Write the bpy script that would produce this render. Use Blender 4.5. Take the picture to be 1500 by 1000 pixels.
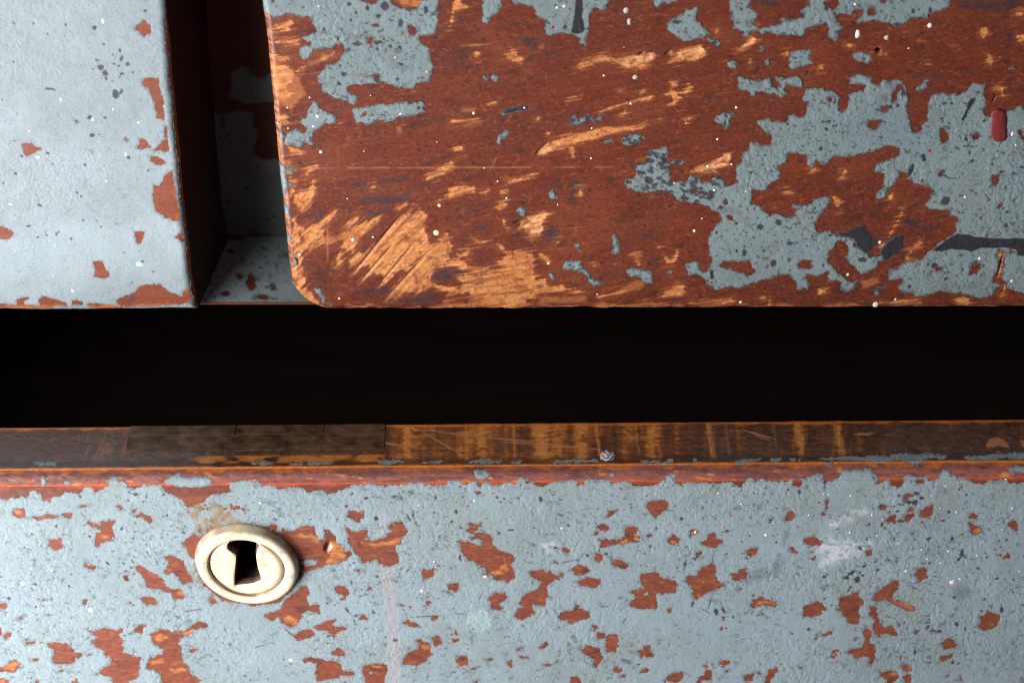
# Close-up of an old painted chest: two upper drawer fronts, a pulled-out lower drawer.
import bpy, math, random
import numpy as np
from mathutils import Vector, Matrix

for _o in list(bpy.data.objects):
    bpy.data.objects.remove(_o, do_unlink=True)
scene = bpy.context.scene
COL = scene.collection

# ------------------------------------------------------------------ camera, light, exposure
PITCH = math.radians(38.0)
FPX = 3333.0            # focal length in pixels of the 1500 px wide photograph
DIST = 0.55             # metres to the lower edge of the upper drawer fronts
FWD = np.array([0.0, math.cos(PITCH), -math.sin(PITCH)])
UPV = np.array([0.0, math.sin(PITCH), math.cos(PITCH)])
CAM = -DIST * FWD - (45.0 / FPX * DIST) * UPV

cam_d = bpy.data.cameras.new('camera')
cam = bpy.data.objects.new('camera', cam_d)
COL.objects.link(cam)
cam.location = CAM.tolist()
cam.rotation_euler = (math.pi / 2 - PITCH, 0, 0)
cam_d.sensor_width = 36.0
cam_d.sensor_fit = 'HORIZONTAL'
cam_d.lens = 36.0 * FPX / 1500.0
cam_d.clip_start = 0.02
cam_d.clip_end = 20.0
cam_d.dof.use_dof = True
cam_d.dof.focus_distance = 0.535
cam_d.dof.aperture_fstop = 22.0
scene.camera = cam

w = bpy.data.worlds.new('World')
scene.world = w
w.use_nodes = True
bg = w.node_tree.nodes['Background']
bg.inputs[0].default_value = (0.86, 0.93, 1.0, 1)
bg.inputs[1].default_value = 0.045

def area_lamp(name, loc, target, sx, sy, power, color):
    d = bpy.data.lights.new(name, 'AREA')
    d.shape = 'RECTANGLE'; d.size = sx; d.size_y = sy
    d.energy = power; d.color = color
    o = bpy.data.objects.new(name, d)
    COL.objects.link(o)
    o.location = loc
    o.rotation_euler = (Vector(target) - Vector(loc)).to_track_quat('-Z', 'Y').to_euler()
    return o
# daylight: a low window close on the left, and a softer, higher one in front of the chest on the left
area_lamp('low_window_light', (-0.36, -0.26, -0.125), (-0.05, 0.0, -0.06), 0.22, 0.22, 4.0, (1.0, 0.99, 0.98))
area_lamp('high_window_light', (-0.56, -0.48, 0.36), (0.0, 0.0, -0.02), 0.50, 0.50, 6.2, (1.0, 0.99, 0.98))

vs = scene.view_settings
vs.view_transform = 'Standard'
vs.look = 'None'
vs.gamma = 1.0
vs.use_curve_mapping = False
vs.exposure = 0.0
scene.render.engine = 'CYCLES'
scene.cycles.filter_width = 1.1

# ------------------------------------------------------------------ helpers: projection of traced outlines onto the boards
def project(P):
    d = P - CAM
    z = d @ FWD
    return 750 + FPX * d[..., 0] / z, 500 - FPX * (d @ UPV) / z

def ray(u, v):
    return FWD + np.array([1.0, 0, 0]) * ((u - 750) / FPX) + UPV * ((500 - v) / FPX)

def hit(u, v, axis, val):
    r = ray(u, v)
    t = (val - CAM[axis]) / r[axis]
    return CAM + r * t

# ------------------------------------------------------------------ helpers: noise
def _hash(ix, iy, seed):
    h = (ix.astype(np.int64) * 374761393 + iy.astype(np.int64) * 668265263 + seed * 974634777) & 0xffffffff
    h = ((h ^ (h >> 13)) * 1274126177) & 0xffffffff
    h = (h ^ (h >> 16)) & 0xffffffff
    return h.astype(np.float32) * np.float32(2.0 / 4294967295.0) - np.float32(1.0)

def vnoise(x, y, seed=0):
    x0 = np.floor(x); y0 = np.floor(y)
    fx = (x - x0).astype(np.float32); fy = (y - y0).astype(np.float32)
    fx = fx * fx * (3 - 2 * fx); fy = fy * fy * (3 - 2 * fy)
    a = _hash(x0, y0, seed); b = _hash(x0 + 1, y0, seed)
    c = _hash(x0, y0 + 1, seed); d = _hash(x0 + 1, y0 + 1, seed)
    return (a * (1 - fx) + b * fx) * (1 - fy) + (c * (1 - fx) + d * fx) * fy

def fbm(x, y, seed=0, oct=3):
    s = 0; a = 1.0; t = 0
    for i in range(oct):
        s = s + a * vnoise(x * 2 ** i + 17.3 * i, y * 2 ** i - 9.1 * i, seed + i * 31)
        t += a; a *= 0.5
    return s / t

def sstep(a, b, x):
    t = np.clip((x - a) / (b - a), 0, 1)
    return t * t * (3 - 2 * t)

def srgb(r, g, b):
    c = np.array([r, g, b], dtype=np.float32) / 255.0
    return np.where(c <= 0.04045, c / 12.92, ((c + 0.055) / 1.055) ** 2.4).astype(np.float32)

def mixc(base, col, m):
    return base * (1 - m[..., None]) + np.asarray(col, dtype=np.float32) * m[..., None]

# ------------------------------------------------------------------ helpers: traced shapes
def parse(txt):
    """lines 'ox oy scale | x y x y ... ; x y ...' in enlarged tile pixels -> polygons in photograph pixels"""
    out = []
    for line in txt.strip().splitlines():
        line = line.strip()
        if not line:
            continue
        head, body = line.split('|')
        ox, oy, s = map(float, head.split())
        for p in body.split(';'):
            n = np.array([float(t) for t in p.replace(',', ' ').split()])
            if len(n) < 6:
                continue
            q = n.reshape(-1, 2) / s + np.array([ox, oy])
            out.append(q)
    return out

def window(U, V, lo, hi, pad):
    rows = np.where((V.max(1) > lo[1] - pad) & (V.min(1) < hi[1] + pad))[0]
    if len(rows) == 0:
        return None
    r = slice(rows[0], rows[-1] + 1)
    cols = np.where((U[r].max(0) > lo[0] - pad) & (U[r].min(0) < hi[0] + pad))[0]
    if len(cols) == 0:
        return None
    return r, slice(cols[0], cols[-1] + 1)

def poly_sd(u, v, q):
    d2 = np.full(u.shape, 1e9, dtype=np.float32)
    ins = np.zeros(u.shape, dtype=bool)
    n = len(q)
    for i in range(n):
        ax, ay = q[i]; bx, by = q[(i + 1) % n]
        ex, ey = bx - ax, by - ay
        l2 = ex * ex + ey * ey + 1e-9
        t = np.clip(((u - ax) * ex + (v - ay) * ey) / l2, 0, 1)
        dx = u - ax - t * ex; dy = v - ay - t * ey
        np.minimum(d2, dx * dx + dy * dy, out=d2)
        if ay != by:
            c = ((ay > v) != (by > v)) & (u < (bx - ax) * (v - ay) / (by - ay) + ax)
            ins ^= c
    d = np.sqrt(d2)
    return np.where(ins, d, -d)

def field(U, V, polys, pad=10, f=None, W=None):
    """union of polygons as a signed distance in photograph pixels, positive inside"""
    if f is None:
        f = np.full(U.shape, -float(pad), dtype=np.float32)
    for q in polys:
        w = window(U, V, q.min(0), q.max(0), pad)
        if w is None:
            continue
        sd = poly_sd(U[w], V[w], q)
        f[w] = np.maximum(f[w], sd)
    return f

def blobs(U, V, lst, pad=6, f=None):
    """ellipses (x, y, rx, ry, angle) as an approximate signed distance"""
    if f is None:
        f = np.full(U.shape, -float(pad), dtype=np.float32)
    for b in lst:
        x, y, rx = b[:3]
        ry = b[3] if len(b) > 3 else rx
        an = math.radians(b[4]) if len(b) > 4 else 0.0
        R = max(rx, ry)
        w = window(U, V, (x - R, y - R), (x + R, y + R), pad)
        if w is None:
            continue
        dx = U[w] - x; dy = V[w] - y
        a = dx * math.cos(an) + dy * math.sin(an); c = -dx * math.sin(an) + dy * math.cos(an)
        k = np.sqrt((a / rx) ** 2 + (c / ry) ** 2)
        sd = (1 - k) * min(rx, ry)
        f[w] = np.maximum(f[w], sd)
    return f

def lines(U, V, lst, pad=8):
    """strokes (x0,y0,x1,y1,halfwidth) -> signed distance, tapering to both ends"""
    f = np.full(U.shape, -float(pad), dtype=np.float32)
    for x0, y0, x1, y1, hw in lst:
        lo = (min(x0, x1), min(y0, y1)); hi = (max(x0, x1), max(y0, y1))
        w = window(U, V, lo, hi, pad)
        if w is None:
            continue
        ex, ey = x1 - x0, y1 - y0
        t = np.clip(((U[w] - x0) * ex + (V[w] - y0) * ey) / (ex * ex + ey * ey), 0, 1)
        d = np.hypot(U[w] - x0 - t * ex, V[w] - y0 - t * ey)
        f[w] = np.maximum(f[w], hw * np.sqrt(np.clip(4 * t * (1 - t), 0.05, 1)) - d)
    return f

# ------------------------------------------------------------------ helpers: mesh building
def link(o, parent=None):
    COL.objects.link(o)
    if parent is not None:
        o.parent = parent
        o.matrix_parent_inverse = parent.matrix_basis.inverted()
    return o

def tag(o, label=None, category=None, group=None, kind=None):
    if label: o['label'] = label
    if category: o['category'] = category
    if group: o['group'] = group
    if kind: o['kind'] = kind
    return o

def empty(name, loc):
    o = bpy.data.objects.new(name, None)
    o.location = loc
    o.empty_display_size = 0.01
    COL.objects.link(o)
    return o

def raw_mesh(name, co, quads, mat, parent=None, col=None, smooth=True, tris=None):
    me = bpy.data.meshes.new(name)
    co = np.asarray(co, dtype=np.float32)
    quads = np.asarray(quads, dtype=np.int32).reshape(-1, 4)
    nt = 0 if tris is None else len(tris)
    me.vertices.add(len(co))
    me.vertices.foreach_set('co', co.ravel())
    loops = quads.ravel()
    if nt:
        loops = np.concatenate([loops, np.asarray(tris, dtype=np.int32).ravel()])
    me.loops.add(len(loops))
    me.loops.foreach_set('vertex_index', loops)
    me.polygons.add(len(quads) + nt)
    st = np.arange(len(quads), dtype=np.int32) * 4
    if nt:
        st = np.concatenate([st, len(quads) * 4 + np.arange(nt, dtype=np.int32) * 3])
    me.polygons.foreach_set('loop_start', st)
    if smooth is True:
        me.polygons.foreach_set('use_smooth', np.ones(len(quads) + nt, dtype=bool))
    elif smooth is not False:
        me.polygons.foreach_set('use_smooth', np.asarray(smooth, dtype=bool))
    if col is not None:
        at = me.color_attributes.new('tone', 'FLOAT_COLOR', 'POINT')
        c4 = np.ones((len(co), 4), dtype=np.float32)
        c4[:, :col.shape[1]] = col
        at.data.foreach_set('color', c4.ravel())
    me.update(calc_edges=True)
    me.materials.append(mat)
    o = bpy.data.objects.new(name, me)
    return link(o, parent)

def components(cell):
    """label the connected runs of a boolean grid"""
    H, Wd = cell.shape
    par = []
    def find(a):
        while par[a] != a:
            par[a] = par[par[a]]; a = par[a]
        return a
    lab = np.full((H, Wd), -1, dtype=np.int32)
    prev = []
    for i in range(H):
        row = np.concatenate([[0], cell[i].astype(np.int8), [0]])
        d = np.diff(row)
        runs = []
        for a, b in zip(np.where(d == 1)[0], np.where(d == -1)[0]):
            k = len(par); par.append(k)
            for (pa, pb, pk) in prev:
                if pa < b + 1 and pb > a - 1 and pa < b and pb > a:
                    r1, r2 = find(pk), find(k)
                    par[r2] = r1
            runs.append((a, b, k)); lab[i, a:b] = k
        prev = runs
    root = np.array([find(k) for k in range(len(par))], dtype=np.int32) if par else np.zeros(0, np.int32)
    return np.where(lab >= 0, root[np.clip(lab, 0, None)], -1) if len(root) else lab

def sheet(name, POS, col, mat, parent, phi=None, skirt=None, cells=None, skirt_col=None):
    """grid of points -> mesh; phi > 0 keeps a region with its rim snapped to phi = 0;
    skirt (H,W,3) is the vector from the surface to the foot of the rim"""
    H, Wd = POS.shape[:2]
    POS = POS.astype(np.float64).copy()
    if phi is None:
        keep = np.ones((H - 1, Wd - 1), dtype=bool)
    else:
        ins = phi > 0
        keep = ins[:-1, :-1] | ins[1:, :-1] | ins[:-1, 1:] | ins[1:, 1:]
        gi, gj = np.gradient(phi)
        g2 = gi * gi + gj * gj + 1e-6
        k = np.where(ins, 0.0, phi / g2)
        di = np.clip(-k * gi, -0.95, 0.95); dj = np.clip(-k * gj, -0.95, 0.95)
        pi = np.gradient(POS, axis=0); pj = np.gradient(POS, axis=1)
        POS = POS + pi * di[..., None] + pj * dj[..., None]
    if cells is not None:
        keep = keep & cells
    if not keep.any():
        return None
    idx = np.arange(H * Wd).reshape(H, Wd)
    a = idx[:-1, :-1][keep]; b = idx[:-1, 1:][keep]; c = idx[1:, 1:][keep]; d = idx[1:, :-1][keep]
    quads = np.stack([a, d, c, b], 1)
    used = np.zeros(H * Wd, dtype=bool); used[quads.ravel()] = True
    remap = np.cumsum(used) - 1
    co = POS.reshape(-1, 3)[used]
    cc = col.reshape(-1, col.shape[-1])[used]
    q = remap[quads]
    ntop = len(q)
    if skirt is not None:
        e = np.concatenate([q[:, [0, 1]], q[:, [1, 2]], q[:, [2, 3]], q[:, [3, 0]]])
        n = len(co)
        key = e.min(1).astype(np.int64) * n + e.max(1)
        u_, inv, cnt = np.unique(key, return_inverse=True, return_counts=True)
        be = e[cnt[inv] == 1]
        bv = np.unique(be)
        pos_in = np.full(n, -1); pos_in[bv] = np.arange(len(bv))
        sk = skirt.reshape(-1, 3)[used][bv]
        top2 = co[bv]; bot = top2 + sk
        sc = cc[bv] if skirt_col is None else np.tile(np.asarray(skirt_col, np.float32), (len(bv), 1))
        co = np.concatenate([co, top2, bot]); cc = np.concatenate([cc, sc, sc])
        i0 = n + pos_in[be[:, 0]]; i1 = n + pos_in[be[:, 1]]
        m = len(bv)
        q = np.concatenate([q, np.stack([i1, i0, i0 + m, i1 + m], 1)])
    return raw_mesh(name, co, q, mat, parent, cc)

def box(name, lo, hi, mat, parent, col=None, bev=0.0008):
    import bmesh
    bm = bmesh.new()
    bmesh.ops.create_cube(bm, size=1.0)
    for v in bm.verts:
        v.co = Vector([(lo[i] + hi[i]) / 2 + v.co[i] * (hi[i] - lo[i]) for i in range(3)])
    bmesh.ops.bevel(bm, geom=list(bm.edges), offset=bev, segments=1, affect='EDGES')
    me = bpy.data.meshes.new(name)
    bm.to_mesh(me); bm.free()
    me.materials.append(mat)
    return link(bpy.data.objects.new(name, me), parent)
# ------------------------------------------------------------------ traced outlines
L_HOLES = parse('''
0 0 4.1667 | 822,168 840,152 862,145 873,122 890,130 908,148 925,165 922,190 915,212 895,218 880,226 865,212 858,195 835,188 820,185 ; 142,880 165,872 190,872 212,892 245,908 220,925 190,948 165,948 145,935 ; 872,500 885,478 910,468 930,475 945,480 965,478 970,520 982,570 998,620 1002,690 1005,728 980,730 958,722 955,690 945,650 935,600 912,560 905,540 885,535 872,525 ; 830,900 845,875 855,850 845,838 872,845 890,858 905,880 930,900 905,905 870,912 840,910 ; 750,855 770,842 790,855 770,865 ; 932,915 950,905 965,892 985,870 1005,850 1010,775 1018,775 1020,850 1030,890 1040,928 1010,925 985,918 960,918 940,930 ; 445,720 465,728 485,745 470,752 455,740 ; 555,920 575,915 582,930 565,932
0 0 1 | 220,229 226,228 232,229 238,232 243,238 236,242 230,241 222,235
0 230 4.1667 | 0,420 20,425 45,438 70,437 88,462 70,490 40,502 -40,500 -40,425 ; 568,638 600,630 625,632 640,655 655,690 668,730 640,745 620,738 575,728 582,690 ; 818,450 850,455 885,460 880,480 868,500 862,525 845,528 835,500 822,475 ; 935,170 975,175 1000,145 1010,105 1035,85 1055,82 1058,130 1070,190 1080,260 1092,330 1100,388 1060,388 1010,370 975,345 945,320 935,270 930,220 ; 1060,490 1080,472 1110,462 1120,522 1095,508 ; 705,870 740,855 800,845 825,820 850,785 895,782 940,775 980,778 1000,800 1040,825 1085,845 1110,845 1115,820 1140,808 1160,815 1165,890 1130,895 1090,902 1000,900 940,908 900,912 850,905 780,915 740,915 722,890 ; 105,862 140,855 180,858 150,885 160,905 105,905 ; 240,870 265,852 300,858 340,870 380,885 408,895 405,910 330,910 250,905 ; 445,880 470,870 505,885 500,905 445,908 ; 535,892 590,895 680,905 745,915 745,925 640,932 560,930 535,915 ; -100,892 0,895 100,902 320,910 320,922 200,925 0,928 -100,928
''')
L_PITS = [(139,41,4,3.4),(213.5,15.5,3.2,2),(143,88,4,2,30),(148,99,4.5),(154,107,4.2,5),(155.5,115,2.2),(164.5,119,1.8),(178,86,3,5,20),(187,94,3.4,3),(174,96.5,2.6,1.4),(167,93,2.6,1.6),(179.5,108,3.6,2.2),(176,74,2,3),(166,80,1.6),(170,138,5.5,7,-20),(178,134,3,5,30),(72,130,8,2,8),(132,172,4,3.4),(136,198,4.5,3.4),(152.5,65,2,2.4),(189,230,3,2.4),(70.5,224.5,3,2.6),(32,228,1.8),(70,50,1.8),(49,35,1.8),(97,36,1.6),(125,241,2.4),(113.5,282,1.9),(119,287,1.6),(122,323,1.8),(42.5,330.5,3.2,2.4),(58,300,5,1.6,30),(55,347,2.6,1.4),(68,344,2.6,1.8),(83,343,1.6,3),(105,350,3,2),(23,254,2.4),(5.5,268.5,2),(182,370,1.4),(148,332,1.4),(171,327,2.4,1.2),(225,398,2,1.2),(209,383,2.4,1.4)]
R_FILM = parse('''
380 0 4.3467 | 10,-120 14,0 20,85 45,90 70,88 95,120 120,105 160,95 210,92 250,100 280,110 315,105 335,125 340,150 365,180 355,210 325,218 295,230 265,240 290,265 330,270 320,290 290,292 258,305 255,330 265,360 275,380 310,375 340,350 350,325 370,310 420,312 460,308 480,292 520,280 540,300 545,315 570,318 545,335 520,360 510,385 470,405 435,412 440,425 400,440 385,465 372,490 385,505 368,530 395,550 405,585 440,600 480,625 520,630 555,645 580,665 605,672 625,640 615,610 590,600 560,580 558,555 590,545 640,540 700,532 740,530 775,525 800,530 850,550 900,558 945,568 985,560 1000,535 1040,525 1075,520 1090,490 1095,450 1112,425 1105,395 1085,365 1080,310 1050,290 1030,265 1010,235 1040,225 1080,222 1120,205 1130,170 1140,120 1135,60 1145,20 1150,0 1120,-120 ; 585,685 620,690 680,680 730,665 790,658 850,655 900,648 960,655 1010,650 1050,648 1055,670 1045,690 1058,710 1020,720 990,740 950,735 900,745 850,765 820,778 770,770 720,785 680,795 650,785 620,790 612,760 600,735 588,710 ; 350,645 372,655 385,690 420,710 455,725 492,740 488,785 450,792 420,780 390,810 350,830 340,860 330,885 335,915 310,920 290,908 250,938 215,915 175,935 160,900 170,880 180,850 210,835 245,820 280,840 300,820 290,800 260,782 250,770 290,755 305,735 310,700 330,670 ; 118,840 140,838 158,862 150,895 170,925 160,935 135,890 ; 22,125 40,150 45,215 30,215
380 230 4.3467 | 110,20 140,60 170,75 205,58 225,70 205,82 210,110 190,110 195,85 170,85 160,110 165,140 180,165 205,170 210,185 185,190 175,220 155,250 150,285 170,310 190,350 205,380 190,385 165,370 145,300 130,200 118,100 ; 165,470 190,500 200,540 190,560 172,510 ; 213,650 230,643 244,690 226,693 ; 355,840 385,838 400,860 420,880 425,910 410,940 398,935 390,905 370,890 ; 446,922 461,928 467,953 450,950
660 0 4.3467 | 195,-80 200,0 205,60 200,100 205,140 225,160 245,150 260,110 300,85 325,40 325,0 330,-80 ; 370,-80 390,0 420,25 470,30 520,45 540,70 535,95 580,115 600,140 605,180 610,215 630,235 680,220 730,215 780,220 810,235 830,255 815,270 850,285 865,295 870,250 872,210 885,150 890,100 905,60 930,50 965,65 990,50 1010,0 1010,-80 ; 205,490 230,483 250,488 270,473 300,478 310,510 295,533 273,517 253,502 225,507 ; 293,870 320,853 345,833 372,823 370,850 340,883 322,892 317,914 303,907 ; 757,770 775,743 800,733 810,755 815,775 840,738 870,726 890,743 920,758 955,733 970,710 984,725 957,767 920,777 890,773 850,787 815,792 790,802 768,802 ; 1080,885 1110,863 1150,853 1190,848 1215,868 1247,874 1242,891 1215,902 1190,920 1140,930 1100,917 ; 973,905 1000,883 1037,889 1032,907 1000,907 ; 320,715 350,690 400,682 450,675 505,685 490,700 430,705 380,720 345,725
660 230 4.3467 | 620,235 640,210 660,196 672,225 682,267 655,267 630,250 ; 426,330 445,313 470,323 482,345 467,377 445,372 428,350 ; 1023,510 1042,496 1060,520 1067,550 1082,570 1077,612 1045,630 1023,610 1040,580 1030,545 ; 710,690 730,665 775,660 825,655 835,680 860,710 890,745 920,785 967,800 957,817 910,822 880,800 860,755 820,735 790,720 740,712 713,714 ; 628,738 647,736 667,782 643,782 ; 793,550 817,546 822,562 798,567 ; 810,590 832,588 840,607 818,607 ; 766,793 787,788 782,807 ; 1036,673 1057,673 1052,692 ; 1115,720 1140,712 1200,710 1240,725 1282,713 1287,802 1260,802 1210,772 1160,767 1135,747
900 0 4.3467 | 235,-80 245,0 255,40 275,45 300,25 350,20 415,0 425,-80 ; 330,150 370,125 420,95 460,60 500,55 530,35 525,80 530,130 555,160 590,190 600,215 575,250 530,245 500,255 480,265 440,265 410,245 380,225 345,205 335,175 ; 578,238 610,238 640,253 674,273 672,302 640,297 613,277 588,257 ; 718,400 745,378 777,385 777,432 745,440 720,425 ; 1105,375 1130,330 1180,325 1250,315 1255,345 1235,370 1265,400 1230,410 1180,430 1130,445 1108,420 1115,395 ; 780,490 800,480 830,500 870,505 930,505 985,500 1000,520 1000,550 1030,560 1060,545 1035,520 1030,490 1080,495 1120,490 1165,480 1185,500 1205,530 1200,565 1170,560 1130,540 1095,545 1080,570 1100,590 1090,610 1060,620 1020,605 980,595 940,585 900,585 885,610 865,610 860,585 830,575 795,570 785,535 ; 638,760 655,733 700,720 750,718 772,725 747,745 737,790 715,827 698,817 690,797 665,792 643,777 ; 953,385 985,373 997,400 982,422 958,417 ; 928,298 957,293 952,327 928,327
1200 0 4.3467 | 203,345 250,316 300,333 342,345 337,382 310,412 285,402 250,392 218,377 ; 613,555 650,533 665,513 697,508 692,537 672,567 640,580 618,572 ; 1128,370 1150,348 1167,360 1147,377 ; 1203,440 1230,428 1243,442
1200 230 4.3467 | 338,840 370,818 422,824 402,842 372,872 350,882 333,860
900 230 4.3467 | 333,735 350,718 372,724 362,747
0 0 1 | 1060,-30 1065.6,0 1069,14 1072.5,18.4 1071.4,27.6 1075,30 1073.7,43.7 1079.4,42.6 1084,46 1088.6,51.8 1095.5,53 1100,46 1102.4,43.7 1109.4,43.7 1116,51.8 1123,47 1134.6,49.5 1148.5,51 1162,51.8 1176,51.8 1182,41.4 1196.8,38 1211.5,34.5 1213.8,41.4 1215,54 1223,62 1228.7,56.4 1227.6,47.2 1238,41.4 1234.5,36.8 1225.3,32.2 1224,24 1232,21.9 1246,21.9 1254,16 1264.4,15 1263,21.9 1254,30 1255,35.7 1266.7,33.4 1280.5,30 1292,32.2 1303.5,33.4 1310.4,38 1319.6,39 1325.4,34.5 1335.7,27.6 1349.5,25.3 1358.7,27.6 1361,21.9 1370,17.3 1384,13.8 1391,10.4 1392,0 1392,-30 1185,-30 1185.3,0 1186.4,7 1173.8,13.8 1172.6,17.3 1179.5,20.7 1176,25.3 1166.9,30 1153,25.3 1143.9,25.3 1142.7,31 1148.5,32.2 1143.9,35.7 1127.8,38 1114,41.4 1102.4,36.8 1107,27.6 1110.5,21.9 1107,13.8 1097.8,9.2 1099,0 1099,-30
0 0 1 | 1108,177 1114,175 1124,174 1130,178 1144,178 1155,176 1156.5,170 1163,168 1169,172.5 1177,171 1182,161 1183,149.5 1176,147 1177,138 1181,130 1190,128 1200,129 1207,129 1214,133 1223,132 1230,143 1229,161 1234.5,162 1241,159 1244,147 1243,138 1251,135 1264,133 1269,126.5 1262,124 1253,125 1246,123 1245,115 1253,112 1260,109 1269,110 1279,113 1278,120 1285,124 1294,117 1303,118 1315,116 1324,120 1328,129 1332,143 1332,149.5 1328,156 1329,163 1333,175 1333,184 1338,193 1347,192 1352,182 1359,175 1360,163 1359,152 1363,143 1371,136 1382,135 1389,139 1400,137 1412,133 1418.5,129 1420,123 1428,120 1437,122 1444,121 1443,131 1441.5,140 1444,152 1441.5,161 1444,169 1450,171 1476,162 1483,160 1494.5,155 1500,159 1560,150 1560,425 1500,430 1490,427 1481,425.5 1474,419 1460,421 1455,432 1439,437 1430,435 1421,432 1402,430 1389,429 1379,425.5 1370,430 1359,433.6 1342.6,433.6 1326.5,429 1317,425.5 1313,419 1320,414 1321,407 1310,409 1302,412 1300,407 1303.5,396 1315,393 1320,386 1329,382 1338,383 1352,377 1359,369 1366,363 1379,354 1391,345 1400,340 1402,322 1400,319 1392,316 1391,309 1379,308 1368,307 1356,306 1355,299 1361,292 1364.5,284 1371,284 1368,279.5 1361,274 1349.5,270 1338,269 1336,263 1329,262 1330,254 1319.6,251 1317,257.6 1313,264.5 1308,274 1301,276 1297,290 1290,292 1282,290 1287,278 1293,274 1295.5,255 1287,253 1281,252 1282,241.5 1287,238 1301,233.5 1314,228 1318,218 1308,214 1299,213 1285,220 1265.6,225.6 1251,229.5 1232,230 1220,229.5 1215,237.6 1205.6,240 1196,235 1190,247 1182,244 1183,230 1174,225.6 1155,223 1153,237 1146,240 1140,244 1145.7,255 1141.6,261 1130,269 1118.5,279.5 1104.7,278 1100,295.6 1111.6,301 1118.5,309 1127.8,315 1141.6,314 1160,318.6 1164.6,314 1165.7,306 1156.5,304.8 1162,299 1176,300 1190,298 1192,291 1200,290 1209,288 1217,288.7 1216.6,296.7 1211.5,303.6 1202,313 1193.3,326.6 1200,340 1207,339 1216,338 1225,342.7 1230,347 1239,347 1250.6,352 1251.8,361 1269,370 1278,377 1288.6,375 1293,374.5 1293,380.7 1287,384 1285,391 1278,395.6 1269,401 1259.8,402.5 1254,396.8 1251.8,391 1243.7,384 1238,377 1241.4,371.5 1243.7,363.4 1238,355 1231,352 1225,356.5 1223,363.4 1213.8,368 1215,386.4 1219.6,391 1227.6,399 1236.8,407 1248.3,411.7 1257.5,409.4 1255,416 1249.5,424.4 1241.4,427.8 1232,424.4 1231,418.6 1234.5,412.9 1225.3,409.4 1213.8,413.6 1211.5,407 1215,395.6 1200,405 1192,405 1184,401.4 1180.7,407 1185,414 1184,423 1168,423 1166.9,414 1160,407 1157.7,402.5 1143.9,403 1130,407 1122,409.4 1107,413 1097.8,417.5 1084,422 1068,420 1056.4,423 1046,424.4 1041.5,418.6 1035.7,417.5 1035.7,411.7 1031,406 1019.6,401.4 1008,402.5 1007,395.6 1003.5,388.7 1004.7,384 1012.7,385 1017,382 1024,383 1023,391 1028.8,396.8 1035.7,399 1040.3,391 1043.8,380.7 1039,372.6 1038,358.8 1036.9,349.6 1042.6,338 1049.5,329 1058.7,319.7 1056.4,315 1042.6,309.4 1038,302.5 1026.5,299 1015,299 1005.8,295.6 994.3,295.6 989.7,292 987.4,285 978.2,284 966.7,281.8 953,283 941.4,281.8 930,280.6 919.6,275 916,268 918.4,262 927.6,261 932,253 930,245 936.8,240.4 945,237 950.6,218.5 959.8,217.4 971.3,216.3 977,215 979.4,222 977,230 977,234.6 979.4,239 987.4,233.5 994.3,234.6 999,232.3 1003,237 999,242.7 992,241.5 982.8,243.8 979.4,246 984,254 982.8,264.5 989.7,265.7 996.6,264.5 1004.7,268 1007,260 1011.6,256.5 1024,260 1028.8,266.8 1035.7,265.7 1045,262 1051.8,256.5 1061,264.5 1064.5,272.6 1070,273.7 1081.8,266.8 1079.4,260 1078.3,246 1087.5,234.6 1086.4,224 1093.3,220.9 1097.8,215 1099,207 1104.8,209.4 1114,211.7 1127.8,210.5 1131.2,202.5 1130,197.9 1120.9,193.3 1114,186.4 1108.2,181.8
''')
R_HOLES = parse('''
380 0 4.3467 | 655,-60 655,0 690,18 720,25 755,10 770,0 770,-60 ; 840,-60 840,0 850,25 880,40 920,50 960,65 1000,60 1020,40 1030,0 1030,-60 ; 955,150 985,175 1000,195 995,215 960,230 955,190 ; 680,245 720,240 715,270 690,280 ; 720,485 735,470 765,468 772,485 755,495 740,505
1200 0 4.3467 | 305,795 320,770 345,760 395,770 385,800 375,828 330,825 ; 400,680 435,675 445,700 410,708 ; 465,590 500,560 510,540 540,545 500,590 500,640 460,660 ; 770,820 790,812 825,815 815,840 830,860 825,890 800,905 785,905 768,870 ; 970,860 1000,850 1025,870 990,895 ; 58,618 77,618 82,652 65,662 ; 30,20 60,0 120,0 130,30 90,60 50,45 ; 313,60 345,48 372,80 350,97 318,92 ; 380,-20 450,-20 450,0 400,17 ; 1265,830 1280,820 1304,870 1304,900 1285,880
1200 230 4.3467 | 1095,140 1110,115 1145,108 1140,150 1130,180 1100,175 ; 965,730 975,690 1000,665 1028,680 1025,710 1000,735 960,748 ; 758,92 790,76 807,95 770,107 ; 728,690 760,678 787,715 750,722 ; 1120,620 1150,595 1185,600 1180,650 1170,700 1165,770 1190,800 1185,850 1165,905 1150,890 1160,830 1140,800 1105,790 1105,765 1125,750 1140,690 1150,650 1130,640 ; 1215,560 1245,555 1250,600 1215,600
900 230 4.3467 | 675,690 690,665 740,660 790,665 830,670 860,665 870,700 890,725 870,745 840,755 820,735 790,735 760,725 745,705 700,705 ; 1170,685 1200,660 1255,660 1255,700 1210,715 1180,705 ; 722,368 747,368 748,397 726,394
''')
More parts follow.
